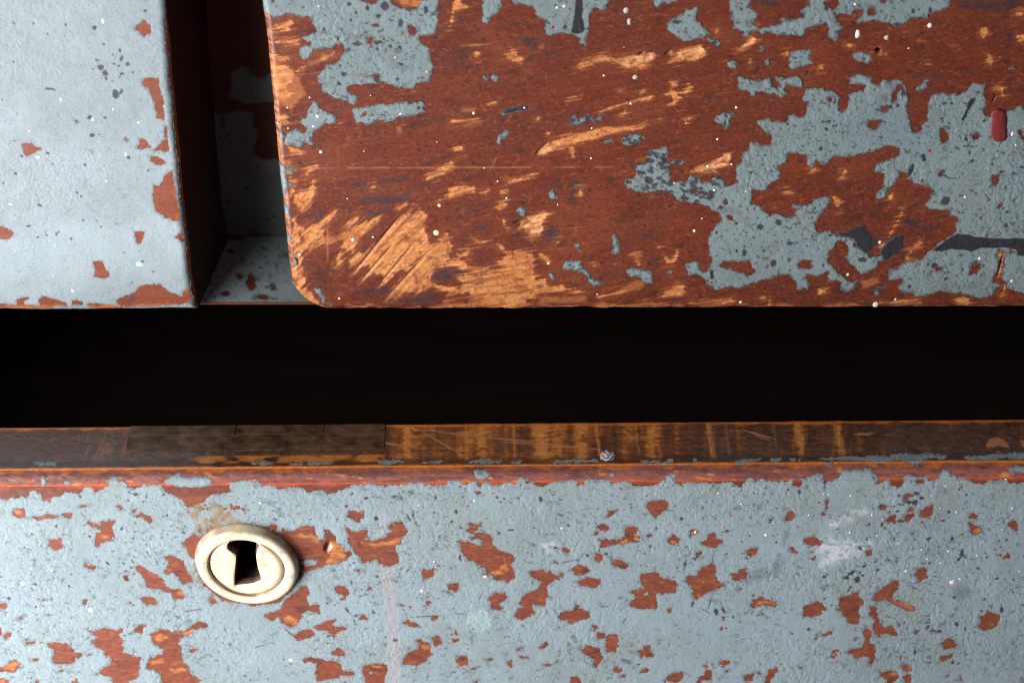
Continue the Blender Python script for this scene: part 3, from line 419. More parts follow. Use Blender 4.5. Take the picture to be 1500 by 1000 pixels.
D_HOLES = parse('''
0 680 5 | 95,345 120,318 170,323 192,355 182,382 140,382 105,372 ; 190,378 260,385 320,370 360,360 430,375 490,360 527,358 522,397 490,400 460,382 380,388 300,402 250,392 200,387 ; 365,555 400,560 425,555 440,540 455,550 458,580 470,595 440,605 400,620 370,600 ; 640,430 660,415 690,430 720,445 740,415 800,405 840,410 830,440 820,490 835,520 805,560 770,560 735,575 735,595 700,595 690,560 700,520 730,490 715,470 670,455 ; 858,308 890,302 908,325 880,333 ; 1003,380 1035,358 1080,373 1112,405 1095,432 1070,402 1040,383 ; 613,750 635,698 647,733 700,738 722,745 690,760 640,757 ; 995,750 1020,735 1060,750 1090,780 1140,800 1180,820 1200,860 1250,905 1290,915 1330,900 1335,940 1355,960 1350,985 1310,985 1290,1000 1270,970 1260,935 1210,925 1160,905 1110,910 1070,905 1065,860 1040,820 1010,785 ; 1190,790 1220,760 1235,710 1215,680 1250,670 1290,690 1340,700 1345,730 1360,770 1400,800 1410,850 1380,870 1340,875 1310,830 1280,800 1240,790 1200,800 ; 1325,575 1360,555 1400,520 1440,490 1490,470 1560,440 1560,520 1450,620 1430,700 1400,690 1380,660 1365,610 ; 905,810 930,812 940,850 925,850 ; 1310,360 1360,372 1330,380 ; 1180,625 1205,635 1195,650
300 680 5 | 460,460 490,435 520,440 525,480 560,510 575,470 600,465 640,480 680,465 720,445 780,445 800,460 805,510 830,540 870,545 880,510 860,455 900,470 950,520 970,545 960,570 1000,580 1030,620 1070,630 1080,655 1050,690 1010,710 960,725 900,730 870,750 820,765 770,775 740,790 720,830 680,850 640,700 600,580 540,510 ; 1048,380 1063,343 1110,348 1167,348 1167,380 1130,417 1100,407 ; 1035,450 1055,475 1090,490 1130,490 1190,485 1195,525 1170,550 1230,560 1290,540 1340,520 1370,490 1340,440 1350,425 1400,420 1440,420 1470,445 1480,490 1470,520 1440,540 1435,580 1400,590 1400,630 1420,680 1415,715 1380,740 1320,740 1280,710 1245,680 1210,715 1160,715 1130,680 1100,640 1080,590 1055,570 1050,510 ; 1105,765 1150,775 1150,790 1120,785
300 800 5 | 440,500 490,485 560,450 580,410 640,350 700,305 740,280 765,310 760,350 740,380 770,430 830,420 850,445 840,490 800,480 760,470 720,490 700,520 690,550 650,590 620,585 580,570 550,535 540,515 490,540 450,515 ; 650,655 700,620 760,600 800,630 770,660 720,690 680,680 ; 805,585 830,573 880,558 920,533 962,533 950,552 930,565 960,590 1000,583 1037,600 1010,612 950,642 920,637 880,607 830,612 ; 940,780 980,743 1027,770 1022,802 980,797 ; 720,830 770,808 830,810 870,825 940,845 990,845 1000,880 1020,910 1100,918 1097,937 1000,945 940,965 880,975 820,985 810,930 820,860 790,840 740,847 ; 1155,880 1200,858 1270,855 1330,870 1340,910 1325,950 1310,1030 1180,1030 1170,960 1155,930 ; 953,300 990,283 1037,288 1057,340 1030,382 1003,352 958,327 ; 1128,522 1160,503 1207,535 1190,542 1138,537 ; 28,385 60,378 92,410 60,422 ; 1460,840 1500,780 1560,760 1560,800 1520,865 1480,867 ; -30,560 0,553 32,580 0,597 ; 895,380 920,360 925,370 905,388 ; 1180,320 1200,295 1220,305 1195,320 ; 1465,560 1500,535 1500,580
0 800 5 | 650,615 700,620 760,600 790,590 850,615 900,600 905,620 880,645 890,690 905,740 900,780 950,790 1030,815 1025,900 1020,960 990,970 950,985 920,1040 840,1040 820,960 770,945 740,920 750,890 800,855 815,830 800,810 760,790 770,760 740,745 700,730 665,705 680,685 720,665 690,640 ; 1105,640 1130,620 1190,600 1240,620 1300,630 1350,620 1400,585 1440,570 1445,545 1500,555 1500,590 1440,600 1380,640 1330,670 1315,710 1330,760 1340,850 1390,880 1370,910 1400,930 1470,980 1400,1040 1190,1040 1180,950 1140,910 1070,890 1090,850 1085,820 1130,805 1190,790 1195,750 1140,730 1120,690 ; 345,710 400,698 480,710 530,740 560,770 610,785 600,810 555,820 550,855 490,865 410,860 395,840 385,800 400,770 395,740 360,735 ; 40,870 80,830 130,830 165,860 130,890 120,915 60,920 0,900 -40,890 ; -40,965 50,968 85,1040 -40,1040 ; -30,413 40,413 50,440 30,457 -30,457 ; -30,590 0,598 20,640 82,633 77,657 50,672 28,662 0,640 ; 173,690 230,690 262,688 240,707 190,712 ; 968,632 990,588 1082,563 1052,600 1042,637 1000,622 ; 1000,370 1050,373 1110,363 1162,405 1140,427 1080,427 1050,402 ; 238,815 290,823 250,832 ; 498,910 572,915 520,922 ; 608,393 632,393 637,422 613,422 ; 1378,750 1400,738 1442,760 1400,772 ; 275,380 320,390 300,402 ; 375,372 395,375 395,395 378,395 ; 25,770 50,762 45,780 ; 1285,500 1320,515 1300,520
600 680 5 | 83,775 110,763 150,775 182,768 182,802 140,822 103,837 88,800 ; 283,880 310,868 357,873 367,905 347,942 310,927 283,912 ; 405,440 450,428 500,440 520,433 535,457 500,457 440,442 ; 395,465 450,463 502,458 502,487 460,497 420,492 ; 370,560 420,560 470,575 500,595 530,590 535,555 500,545 450,550 445,535 480,525 475,510 515,495 560,510 590,520 605,550 605,590 640,610 680,635 740,650 760,680 785,690 750,715 755,760 770,790 772,835 740,845 715,868 690,845 640,840 600,820 570,795 560,760 500,735 470,710 430,700 400,660 375,625 370,590 ; 1368,455 1420,433 1477,465 1440,487 1390,482 ; 355,455 380,450 380,462 360,465 ; 485,200 510,195 525,208 500,212 ; 1450,380 1470,345 1520,330 1520,350 1480,365
600 800 5 | 875,185 910,175 965,168 990,185 1030,190 1080,210 1105,185 1140,195 1125,225 1085,240 1040,260 995,300 1010,340 1030,365 1000,390 990,430 960,440 910,430 900,460 915,490 880,500 850,530 820,540 790,525 760,510 780,490 790,450 830,445 805,415 830,370 850,350 910,325 960,310 970,290 960,250 920,240 900,215 ; 575,375 600,345 640,335 700,340 720,365 700,400 650,410 650,430 680,450 670,470 640,465 600,440 585,415 ; 1095,510 1110,490 1150,475 1200,470 1215,440 1225,415 1240,445 1270,455 1320,480 1310,525 1290,535 1240,540 1200,565 1170,565 1150,545 1110,540 ; 1183,172 1230,138 1290,138 1328,175 1290,197 1255,217 1220,197 ; 1218,250 1280,238 1350,233 1397,238 1397,270 1370,300 1300,287 1250,282 ; 1365,85 1380,45 1410,50 1420,90 1390,115 1370,110 ; 45,690 70,675 110,690 150,715 160,760 175,785 140,810 110,850 50,870 -60,868 -20,790 60,770 70,735 ; 148,658 215,653 242,710 200,727 173,690 ; 343,800 415,793 427,867 380,867 348,842 ; -20,540 40,555 65,580 30,592 -20,582 ; 1245,760 1290,720 1340,735 1390,740 1390,780 1420,830 1380,850 1370,880 1340,865 1345,830 1310,795 ; 1373,628 1430,633 1437,660 1380,682 ; 1435,750 1445,660 1480,640 1525,652 1530,690 1510,765 1450,770 ; 1165,1040 1183,965 1220,948 1255,975 1255,1040 ; 453,897 490,873 517,880 480,902 ; 958,737 1000,698 1022,715 990,742 ; 798,750 815,733 832,757 ; 698,828 747,828 742,867 713,862 ; 558,820 602,823 570,837 ; 803,798 882,810 830,822 ; 978,858 1047,862 1000,874 ; 1338,602 1350,568 1387,590 1355,612 ; 123,410 140,388 162,410 150,427 ; 648,600 692,593 692,612 658,612 ; 110,513 200,510 212,525 180,537 150,522 ; 1123,25 1150,8 1172,30 1155,47 ; 680,775 720,790 700,790 ; 480,985 500,975 500,1010
900 680 5 | 225,300 245,275 300,262 350,252 400,275 400,320 370,345 310,385 280,390 275,350 240,325 ; 70,465 100,450 165,460 155,500 180,530 165,565 130,570 90,575 70,605 40,590 0,585 -100,605 -90,560 -110,550 -60,545 0,560 40,550 75,530 ; -20,690 60,690 90,720 122,735 90,757 40,757 -20,735 ; 185,850 200,795 260,795 305,788 330,825 380,840 430,850 470,865 450,895 445,935 390,945 310,950 310,1000 305,1065 260,1055 200,1055 140,1055 105,1025 105,1005 150,990 155,960 115,935 160,925 210,905 215,895 ; 515,850 545,812 610,810 615,775 655,745 720,712 738,745 740,800 755,850 810,885 760,905 650,950 605,985 575,970 580,920 550,880 ; 640,575 680,545 685,510 725,500 760,540 800,550 790,575 730,610 690,600 ; 388,550 430,513 492,545 470,572 410,602 ; 543,510 570,473 612,485 602,512 558,527 ; 593,687 605,648 642,638 627,687 ; 963,640 1000,603 1052,603 1057,632 1010,672 973,667 ; 858,800 910,783 915,763 967,758 967,832 920,850 880,842 ; 1243,395 1280,343 1312,350 1322,385 1290,407 1253,410 ; 1388,570 1410,533 1470,523 1500,545 1532,570 1500,592 1440,592 ; 235,520 260,512 275,522 250,532 ; 1400,165 1425,155 1415,175
900 800 5 | 1000,420 1020,390 1080,370 1120,380 1140,400 1187,405 1182,437 1130,432 1080,420 1030,447 1003,440 ; 1385,430 1440,415 1500,405 1540,435 1560,465 1520,475 1515,505 1470,505 1390,517 ; 120,765 170,753 210,753 215,728 267,728 262,775 287,795 270,807 240,797 205,807 180,782 ; 768,850 790,826 862,833 852,862 800,872 ; 653,880 690,848 682,887 ; 618,965 660,935 680,908 717,913 707,977 660,972 618,987 ; 943,930 1022,928 1007,977 958,982 ; 1108,960 1140,900 1200,878 1207,910 1175,945 1147,965 1135,1040 1100,1040 ; 373,960 430,928 502,918 507,950 470,982 400,992 ; 188,922 210,893 272,905 230,914 ; -10,900 20,878 62,905 40,922 -10,922 ; 768,967 810,943 832,960 ; 388,460 410,433 432,455 415,477 ; 1458,692 1500,648 1522,618 1490,640 ; -10,645 25,660 30,690 10,765 -10,760 ; 305,905 320,900 325,918 310,920 ; 1350,875 1390,870 1385,890 ; 960,480 985,475 980,495 ; 610,985 640,990 640,1030 610,1030
1200 800 5 | 130,460 150,435 145,385 190,365 240,355 245,335 290,335 300,365 330,390 325,420 290,460 298,510 285,560 240,570 210,555 190,525 165,515 165,480 ; 390,390 410,350 435,320 435,285 455,300 500,285 540,255 580,245 588,275 565,320 545,350 545,385 620,405 700,440 712,456 680,472 600,442 540,422 480,392 430,402 ; 360,455 375,438 420,445 432,480 430,530 460,570 490,595 530,590 555,605 575,650 540,655 490,640 450,640 440,665 410,640 390,590 405,545 375,510 380,470 ; 205,770 240,745 310,735 330,710 340,680 320,600 345,592 370,610 375,650 365,700 400,720 415,760 410,800 400,850 380,870 355,865 370,815 350,800 320,800 290,820 250,800 ; 703,215 725,163 797,158 787,190 792,232 760,237 740,260 ; 888,710 930,688 960,658 987,690 1028,710 980,747 920,747 ; 888,842 893,810 930,793 992,778 960,807 920,837 ; 1148,592 1175,560 1180,515 1220,490 1260,478 1332,510 1312,547 1302,592 1240,607 1190,602 ; 438,915 500,913 582,913 582,957 550,987 520,1020 490,972 455,947 ; 588,880 620,858 682,868 682,907 640,912 ; 618,945 672,938 672,992 623,997 ; 908,940 952,933 952,950 ; 1063,745 1082,738 1082,802 1066,797 ; 343,35 387,23 382,57 348,62 ; -10,662 40,640 100,600 117,605 90,632 50,652 ; 555,105 570,90 580,105 570,125 ; 1025,950 1040,945 1055,985 1040,985 ; 25,305 50,300 40,322 ; 660,290 690,290 685,300 ; 805,620 830,605 850,620 825,632 ; 690,625 720,610 735,615 700,635
1200 680 5 | 43,255 67,248 67,312 48,322 ; 448,330 458,293 497,300 482,327 ; 483,400 520,376 562,376 557,417 510,432 ; 603,395 650,363 702,348 707,382 660,412 613,417 ; 733,355 770,325 832,293 827,372 780,382 738,377 ; 618,260 628,218 692,213 682,242 650,247 ; 698,120 720,103 777,103 762,137 720,142 ; 1093,385 1130,358 1167,365 1152,402 ; 1098,430 1130,428 1145,455 1177,455 1187,490 1150,517 1113,512 ; 1383,435 1430,403 1462,430 1447,477 1420,472 ; 648,345 670,308 702,320 682,347 ; 918,190 940,178 957,195 ; 1385,110 1405,105 1405,135 1390,135 ; 1450,100 1480,100 1485,135 1450,135
0 0 1 | 291,775 330,767 375,768 412,780 434,804 441,832 432,860 410,882 372,886 330,880 301,860 288,835 285,805
''')
D_ISLANDS = parse('''
900 800 5 | 213,352 240,328 252,345 225,367
300 800 5 | 1205,915 1228,912 1225,930 1208,932
300 680 5 | 700,720 740,690 830,700 815,730 740,745
''')
D_RUST = parse('''
0 0 1 | 272,746 284,740 300,736 318,735 330,740 338,752 350,762 366,768 340,772 310,778 292,786 283,776 290,762 278,756 ; 276,826 284,822 292,840 298,852 288,850
''')
D_RAW = parse('''
300 680 5 | 900,580 930,565 990,580 1020,620 1040,660 1000,700 950,720 880,720 900,680 920,640 ; 640,520 700,505 760,510 810,525 850,570 830,580 790,570 760,540 690,535 ; 1135,560 1180,565 1250,575 1330,560 1400,535 1430,540 1425,575 1360,590 1270,605 1190,590 1140,585 ; 1360,435 1385,432 1400,455 1380,465 ; 1340,705 1365,700 1350,720 ; 470,455 510,450 500,490 470,485 ; 1130,250 1131,250 1131,251
300 800 5 | 1220,865 1270,862 1300,885 1270,905 1230,890 ; 560,510 600,500 650,520 690,540 650,580 610,560 570,540
0 680 5 | 720,520 750,500 790,510 800,540 740,545 ; 105,335 150,330 170,355 120,360 ; 1335,180 1360,185 1360,215 1340,215 ; 1290,925 1330,915 1340,960 1300,960 ; 1190,790 1230,770 1260,780 1220,795
0 800 5 | 0,880 60,850 110,845 130,865 100,900 40,905 ; -20,975 30,975 40,1000 -20,1000 ; 1240,895 1300,890 1380,885 1370,910 1270,925 ; 1120,660 1170,630 1240,650 1200,690 1140,690 ; 1330,630 1420,600 1470,590 1400,630 1340,660 ; 1090,840 1200,810 1190,850 1100,870
600 680 5 | 580,760 640,770 700,720 690,690 720,770 690,800 620,810 590,795
600 800 5 | 90,720 150,720 150,755 100,765 ; 1450,660 1500,645 1500,665
900 680 5 | 35,575 80,545 95,560 60,590 ; 140,510 170,510 170,550 145,550 ; 550,515 570,495 585,505 ; 400,560 430,545 460,560 420,590 ; 640,840 652,850 655,890 642,885 ; 610,945 630,940 620,975 600,980 ; 1480,560 1530,565 1500,580
900 800 5 | 1020,410 1080,395 1150,405 1180,415 1100,415 1030,430 ; 105,400 130,395 130,415 110,420
1200 800 5 | 470,380 540,400 620,405 700,440 710,455 680,470 600,440 540,420 ; 500,930 560,920 570,945 530,960 ; 640,880 680,880 670,905 640,905 ; 50,635 85,625 70,645
1200 680 5 | 1120,500 1130,470 1170,460 1180,490 1150,515 ; 1150,20 1250,0 1240,30 1170,40
''')
D_PITS = [(638,728.4,2.4),(662.6,763.6,2.5),(730.4,780.4,2.5,3),(792.4,730,3,4),(635.6,750,1.8),(605,754,2),(727.6,727.6,2.2,2.6),(733.6,734.4,1.7),(760,729,2.4,1.6),(782.8,772.6,1.7),(668,749,2.4,3),(644.6,785.4,1.6),(772.4,706,2.4),(898,724.4,1.8),(674,816,2,5.5,-8),(861,813,2.6),(888.4,810.4,2.4),(873,766,2,1.5),(873.6,782,2),(877.6,805.6,1.9),(817,824,1.6),(832,768.4,3,1.4),(749,775.6,3.6,1.4),(998.4,759,3.8,3),(961.6,773.4,2.2),(953,799.4,2.2),(945,809.6,1.9),(1003.6,829,2,8,10),(1121.6,714.4,2.2),(1171.6,719.4,2.2,3.2),(1065,777,7,1.6,-8),(1138,743,2.4,1.6),(1128,763,7,1.6,-50),(1209,704.6,3,3.4),(1395,789,2.6,4),(1390,749,2.6),(1248,755,1.7),(1409,808,3,7,12),(1411.6,812.6,3),(1404.6,818.4,3.2,2.6),(536,729,4.4,2.6,-20),(551,758.4,4,3.4,40),(508,741,2.2),(578,727,1.6),(598,757,2.2),(578.6,936.6,3.8,2.6),(52,854.8,3.6,2.2),(215,726,2,3),(200,723.4,3.4,1.8),(82.4,770.4,2),(188,731.6,2),(95,692,1.4),(117.6,726.6,2),(178,773.6,2.6,2.4),(237.6,787.6,1.6,3.4),(158,824,2,4,-40),(1467.6,892,3,5.4),(1398,874.4,2),(13.6,875.6,2.4,2),(102,858,3,1.6,20),(1093,817,3,1.6),(1085,835,2,3,40),(1170,841,4,1.8,45),(1228.6,755.2,1.4),(1352,749,2),(1466,751,1.4),(1315,748,2.8,2),(1360,788,4,2),(1382,762,2.6,2),(1475,790,3,1.6,-30),(1270,789,2),(1310,789,2),(1356,811,2.6,1.6),(1446,815,2,2),(1465,812,1.6),(1460,846,3.4,2,-20),(1484,866,1.6,4,-30),(1429,1e4,1),(515,852,2,3),(501,877,3,2),(508,892,2,5,-30),(547,895,2.2,3),(565,933,1.8),(451,913,1.2,5),(1293,741,7,3),(1306,741,6,1.4),(1321,738,7,1.6,-12),(1331,735,8,3),(1340,735,5,4),(1327,730,3,5),(1343,722,4,3),(1350,729,4,3),(1317,725,3,1.6),(1303,749,1.8),(1316,762,3,2),(1292,768,2.4,3),(1322,763,3,2),(1208,844,4,2.4,-30),(1239,845,5,3),(1248,838,7,3,-30),(1256,848,5,5),(1264,842,3,2.6),(1244,862,2,6,40),(1208,876,3,1.4,-40),(1266,828,4,2.6,-20),(1284,821,4,1.6,-30),(1262,803,1.6),(1341,861,3,1.4),(1360,917,3,3),(1376,924,5,2.6),(1367,923,4,2),(1401,913,4,3),(1414,920,2,2.6),(1342,925,4,2,-30),(1340,955,2,4,20),(1360,969,4,1.6),(1396,969,2.6,4),(1049,895,3,5,-15),(1015,883,2,5,10),(1060,893,2,5,-25),(1074,903,2),(1085,909,1.6,3),(1057,920,2.4,3),(1185,921,3,3),(1104,871,2.6,2)]
D_CRACKS = [(1044,870,1036,893,1.1),(1045,803,1043,827,1.0),(600,903,650,901,1.0),(665,898,682,898,1.0),(700,880,706,868,1.0),(880,888,895,887,1.0),(268,895,300,890,0.9),(1024,888,1042,899,1.1),(1055,880,1062,897,1.0),(920,900,910,914,1.0),(1003,984,1012,990,0.9),(820,824,850,818,0.9),(845,825,855,808,0.9),(413,916,436,936,1.0),(600,889,604,886,0.9),(350,905,352,925,0.8),(372,948,392,942,0.8),(215,805,218,815,1.0),(226,815,233,828,1.0),(706,780,712,790,0.8)]
# white, pink, red spatter:  x y rx ry colour-key
SPATTER_R = [(469.7,222.7,4,3.6,'w'),(465,170,2.6,2.6,'w'),(459,185,2,2,'w'),(453.6,143,1.6,1.6,'w'),(643.5,301,3,2.6,'c'),(639,341,4.7,4.3,'c'),(516.6,351,3,2.6,'w'),(546,347,2.8,2,'w'),(496.8,437,2.4,2.2,'c'),(439,373,2.4,2,'w'),(508.7,291,1.3,1.3,'w'),(533,221.5,1.5,1.5,'w'),(917,15.5,4,4.6,'g'),(921.5,32,3,5,'g'),(930,113,4.4,4,'g'),(884.6,111,2,2,'c'),(694,166,2.2,2.2,'w'),(768,158,2,1.8,'w'),(924,152,2,1.8,'w'),(867,188,1.5,1.5,'w'),(709,246,2.2,2,'c'),(729,265.6,1.6,1.6,'w'),(742,290,1.8,1.8,'w'),(817,300,1.3,1.3,'w'),(803.5,386,2.3,2,'w'),(875,431,1.8,1.6,'c'),(866,232,1.6,1.6,'w'),(1078.5,157.6,2.1,2,'w'),(1051,204,1.9,1.9,'w'),(1028,320,2,2,'w'),(1017,338,2.4,2.2,'w'),(1046,278,2.2,2,'w'),(1036.7,244,2.4,2,'w'),(1071.6,241,1.6,1.6,'w'),(1085,442.6,2.4,2,'w'),(1092.7,280,1.5,1.5,'c'),(1256,50.5,4,7,'w'),(1298.4,55.3,3.7,3.7,'g'),(1362,37.6,3.6,3.6,'w'),(1331,71,1.5,1.5,'w'),(1252.6,6,2.2,2.2,'w'),(1289,355,2.5,2.5,'w'),(1242,402,2.4,2.4,'w'),(1282.4,446,4.6,4.2,'w'),(1311.7,438.3,1.8,1.8,'w'),(1435,378,2.4,2.2,'w'),(1482,411,2.8,2.4,'w'),(1413.6,288.5,2.4,2,'w'),(467,9,1.6,1.6,'c'),(579,84,1.5,1.5,'c'),(587,166.5,2.2,2,'p'),(625,105,1.6,1.6,'c'),(407,180.6,1.6,1.6,'w'),(421,158,1.4,1.4,'w'),(422,188,1.4,1.4,'w'),(640,208,1.3,1.3,'w'),(543,140,1.2,1.2,'w'),(816,11,2.4,2,'w'),(826,9,2.4,2,'w'),(1483,196,2.4,6,'w'),(1488,212,1.6,1.6,'w'),(988,268,1.6,1.6,'c'),(1045,262,1.4,1.4,'c'),(914,70,1.6,1.6,'w'),
             (475.5,22.5,2,2,'r'),(522,54.8,2,2,'r'),(809.5,39.6,2.8,2.8,'r'),(747,219.7,2.2,1.8,'r'),(1026.5,35.7,2,2.6,'r'),(1042,413,2.4,2,'r'),(1145.7,375,1.6,1.6,'r'),(1361.7,220,3,3.6,'r'),(1349.5,264.5,2,3.6,'r'),(1467,298,2.4,4,'r'),(1390,162,1.4,1.4,'r'),(542,68.5,2,2,'r'),(1104,328,3.2,1.4,'r'),(1075,343,1.8,1.6,'r'),(494,57,1.6,2.6,'r'),(541,168,1.3,1.3,'r'),(557,171.5,1.3,1.3,'r'),(1272,219,1.6,1.6,'r'),(1498,219,1.6,1.6,'r')]
SPATTER_L = [(156,265,2.1,2,'w'),(107,426,2.6,2.4,'p'),(136,174.7,2.6,3,'p'),(56,230,3.4,2.2,'w'),(151,31,3,4,'c'),(43,192.5,2,1.8,'p'),(203,179.5,2,1.8,'w'),(166,160,1.8,1.8,'p'),(3,146,1.6,1.6,'r'),(90,146,3.4,3.4,'t'),(79,404,2.2,2.2,'t'),(184.6,226,2,3,'p'),(204.6,387,7,4,'b'),(16,299,4,1.6,'w')]
SPATTER_D = [(33,854,4.2,3.6,'w'),(132.6,893,4.2,3.8,'w'),(76,835,2.2,2,'w'),(381,736,2.4,2.4,'w'),(519,706.5,3.6,2.6,'w'),(439,745,1.4,1.4,'c'),(612.7,739,1.6,1.6,'w'),(426,966,3.6,2.6,'w'),(618,865,2.8,2.6,'p'),(695,733,1.8,2.2,'c'),(1395,852,4.4,4,'p'),(1406,847,2.6,2.2,'p'),(1277.5,753.6,1.8,1.8,'p'),(1400.8,749.6,2.1,2.1,'p'),(1327,836,2.2,2,'w'),(1389,807,1.7,1.7,'w'),(1437,794,1.7,1.7,'p'),(1206,723,1.3,1.3,'p'),(1214,723.5,1.3,1.3,'w'),(1246,725.6,1.4,1.4,'w'),(1245,779.5,2,2,'p'),(1284.6,784,1.5,1.5,'p'),(1317,795.7,1.4,1.4,'w'),(1473.5,701,2.1,2,'w'),(1472,706.5,1.8,1.8,'w'),(1483,744,1.7,1.7,'w'),(1468,775,1.9,1.9,'p'),(1364.7,726,1.4,1.4,'w'),(1385.5,711,1.5,1.5,'w'),(1403,705.7,1.4,1.4,'w'),(1350,804.6,1.5,1.5,'w'),(1358.7,818,1.5,1.5,'p'),(1378,824,1.5,1.5,'p'),(1431,813,1.5,1.5,'p'),(1336.5,851,1.7,1.7,'c'),(1122,783,3,3,'p'),(1133,766,1.4,1.4,'w'),(1185,754,1.4,1.4,'w'),(1019,779,2.2,2.6,'w'),(1052,722,1.6,1.6,'w'),(1086,738,1.5,1.5,'w'),(823,773,3.2,2,'c'),(636,822,1.6,1.6,'w'),(1493,836,1.5,1.5,'p'),(1377,744,1.4,1.4,'p'),(1293,760,0.9,0.9,'w'),(711,844,4,2,'c'),
             (1154,716.4,2.4,3,'r'),(1405,715.8,2.2,2.2,'r'),(1136.8,793.6,2.4,2.4,'r'),(250.6,769.6,1.7,1.7,'r'),(864,703.6,1.7,1.5,'r'),(739,713,2.2,2.6,'q'),(684,741,1.8,1.6,'r'),(721,722,1.6,1.6,'r'),(1059,772,3.4,2.4,'q'),(925,742.6,1.7,1.7,'r'),(947,726,1.7,1.7,'r'),(974,761,1.8,2,'q'),(1064,810.6,1.8,1.8,'r'),(1087,810,1.6,1.6,'r'),(1410,755.6,1.6,3,'q'),(1448,855,2.6,3,'q'),(1002,782,0.9,0.9,'w'),(811,776,3,1.6,'q'),(631,816,1.4,1.2,'r'),(1169,771.4,1.4,1.4,'r'),(991,746,1.4,1.4,'q'),(377,760.6,2,2,'q'),(404,731,2.4,1.4,'q'),(201,794,2,1.6,'q')]
D_CHALK_GLINT = parse('''
1200 680 5 | 80,440 160,390 230,350 280,345 340,325 372,345 300,368 240,388 170,402 110,450 ; 0,560 60,530 130,550 200,560 300,580 385,560 360,600 300,650 220,690 100,710 40,745 0,725 -10,650
600 680 5 | 970,590 1050,580 1060,605 1000,630
''')  # chalky smears; the last small patch is a painted bright reflection
D_DRIP = parse('''
0 0 1 | 556,832 574,826 578,850 582,890 586,930 590,1040 570,1040 566,930 562,880 558,850 ; 553,760 562,745 566,770 568,784 556,786
''')
KEYHOLE = parse('''
240 700 4.547 | 460,420 500,410 550,408 590,425 618,455 605,480 600,530 610,590 625,640 628,662 590,690 540,705 490,720 488,650 492,570 492,515 470,515 450,480 445,450
''')[0]
# ------------------------------------------------------------------ materials
def nodes_of(name):
    m = bpy.data.materials.new(name)
    m.use_nodes = True
    nt = m.node_tree
    return m, nt, nt.nodes['Principled BSDF']

def tone_material(name, layers, spec=0.5, vary=0.10, vary_scale=900.0, stretch=(1, 1, 1), coat=0.0):
    """base colour and roughness from the 'tone' attribute, fine relief from noise.
    layers: (scale, distance in metres, distortion)"""
    m, nt, b = nodes_of(name)
    N = nt.nodes; L = nt.links
    at = N.new('ShaderNodeAttribute'); at.attribute_name = 'tone'
    tc = N.new('ShaderNodeTexCoord')
    mp = N.new('ShaderNodeMapping'); mp.inputs['Scale'].default_value = stretch
    L.new(tc.outputs['Object'], mp.inputs['Vector'])
    nz = N.new('ShaderNodeTexNoise'); nz.inputs['Scale'].default_value = vary_scale
    nz.inputs['Detail'].default_value = 4
    L.new(mp.outputs['Vector'], nz.inputs['Vector'])
    mr = N.new('ShaderNodeMapRange')
    mr.inputs['To Min'].default_value = 1 - vary; mr.inputs['To Max'].default_value = 1 + vary
    mr.inputs['From Min'].default_value = 0.25; mr.inputs['From Max'].default_value = 0.75
    L.new(nz.outputs['Fac'], mr.inputs['Value'])
    mul = N.new('ShaderNodeVectorMath'); mul.operation = 'SCALE'
    L.new(at.outputs['Color'], mul.inputs[0]); L.new(mr.outputs['Result'], mul.inputs['Scale'])
    L.new(mul.outputs['Vector'], b.inputs['Base Color'])
    L.new(at.outputs['Alpha'], b.inputs['Roughness'])
    b.inputs['Specular IOR Level'].default_value = spec
    b.inputs['Coat Weight'].default_value = coat
    b.inputs['Coat Roughness'].default_value = 0.22
    prev = None
    for sc, dist, distort in layers:
        n2 = N.new('ShaderNodeTexNoise'); n2.inputs['Scale'].default_value = sc
        n2.inputs['Detail'].default_value = 3; n2.inputs['Distortion'].default_value = distort
        L.new(mp.outputs['Vector'], n2.inputs['Vector'])
        bp = N.new('ShaderNodeBump'); bp.inputs['Strength'].default_value = 1.0
        bp.inputs['Distance'].default_value = dist
        L.new(n2.outputs['Fac'], bp.inputs['Height'])
        if prev: L.new(prev.outputs['Normal'], bp.inputs['Normal'])
        prev = bp
    if prev: L.new(prev.outputs['Normal'], b.inputs['Normal'])
    return m

M_PAINT = tone_material('chipped_grey_blue_paint', [(800, 0.00002, 1.2), (2100, 0.000015, 0.6)], spec=0.35, vary=0.13, vary_scale=2200)
M_WOOD = tone_material('worn_varnished_wood', [(900, 0.00005, 0.3), (2600, 0.00002, 0)], spec=0.40, vary=0.26, vary_scale=1300, stretch=(0.7, 1, 1.1))
M_TOP = tone_material('worn_drawer_edge', [(700, 0.00004, 0.3), (2600, 0.00002, 0)], spec=0.7, vary=0.26, vary_scale=1400, stretch=(0.5, 1.2, 1.2), coat=0.45)
M_DROP = tone_material('dried_paint_drop', [(1500, 0.00002, 0.0)], spec=0.5, vary=0.05)

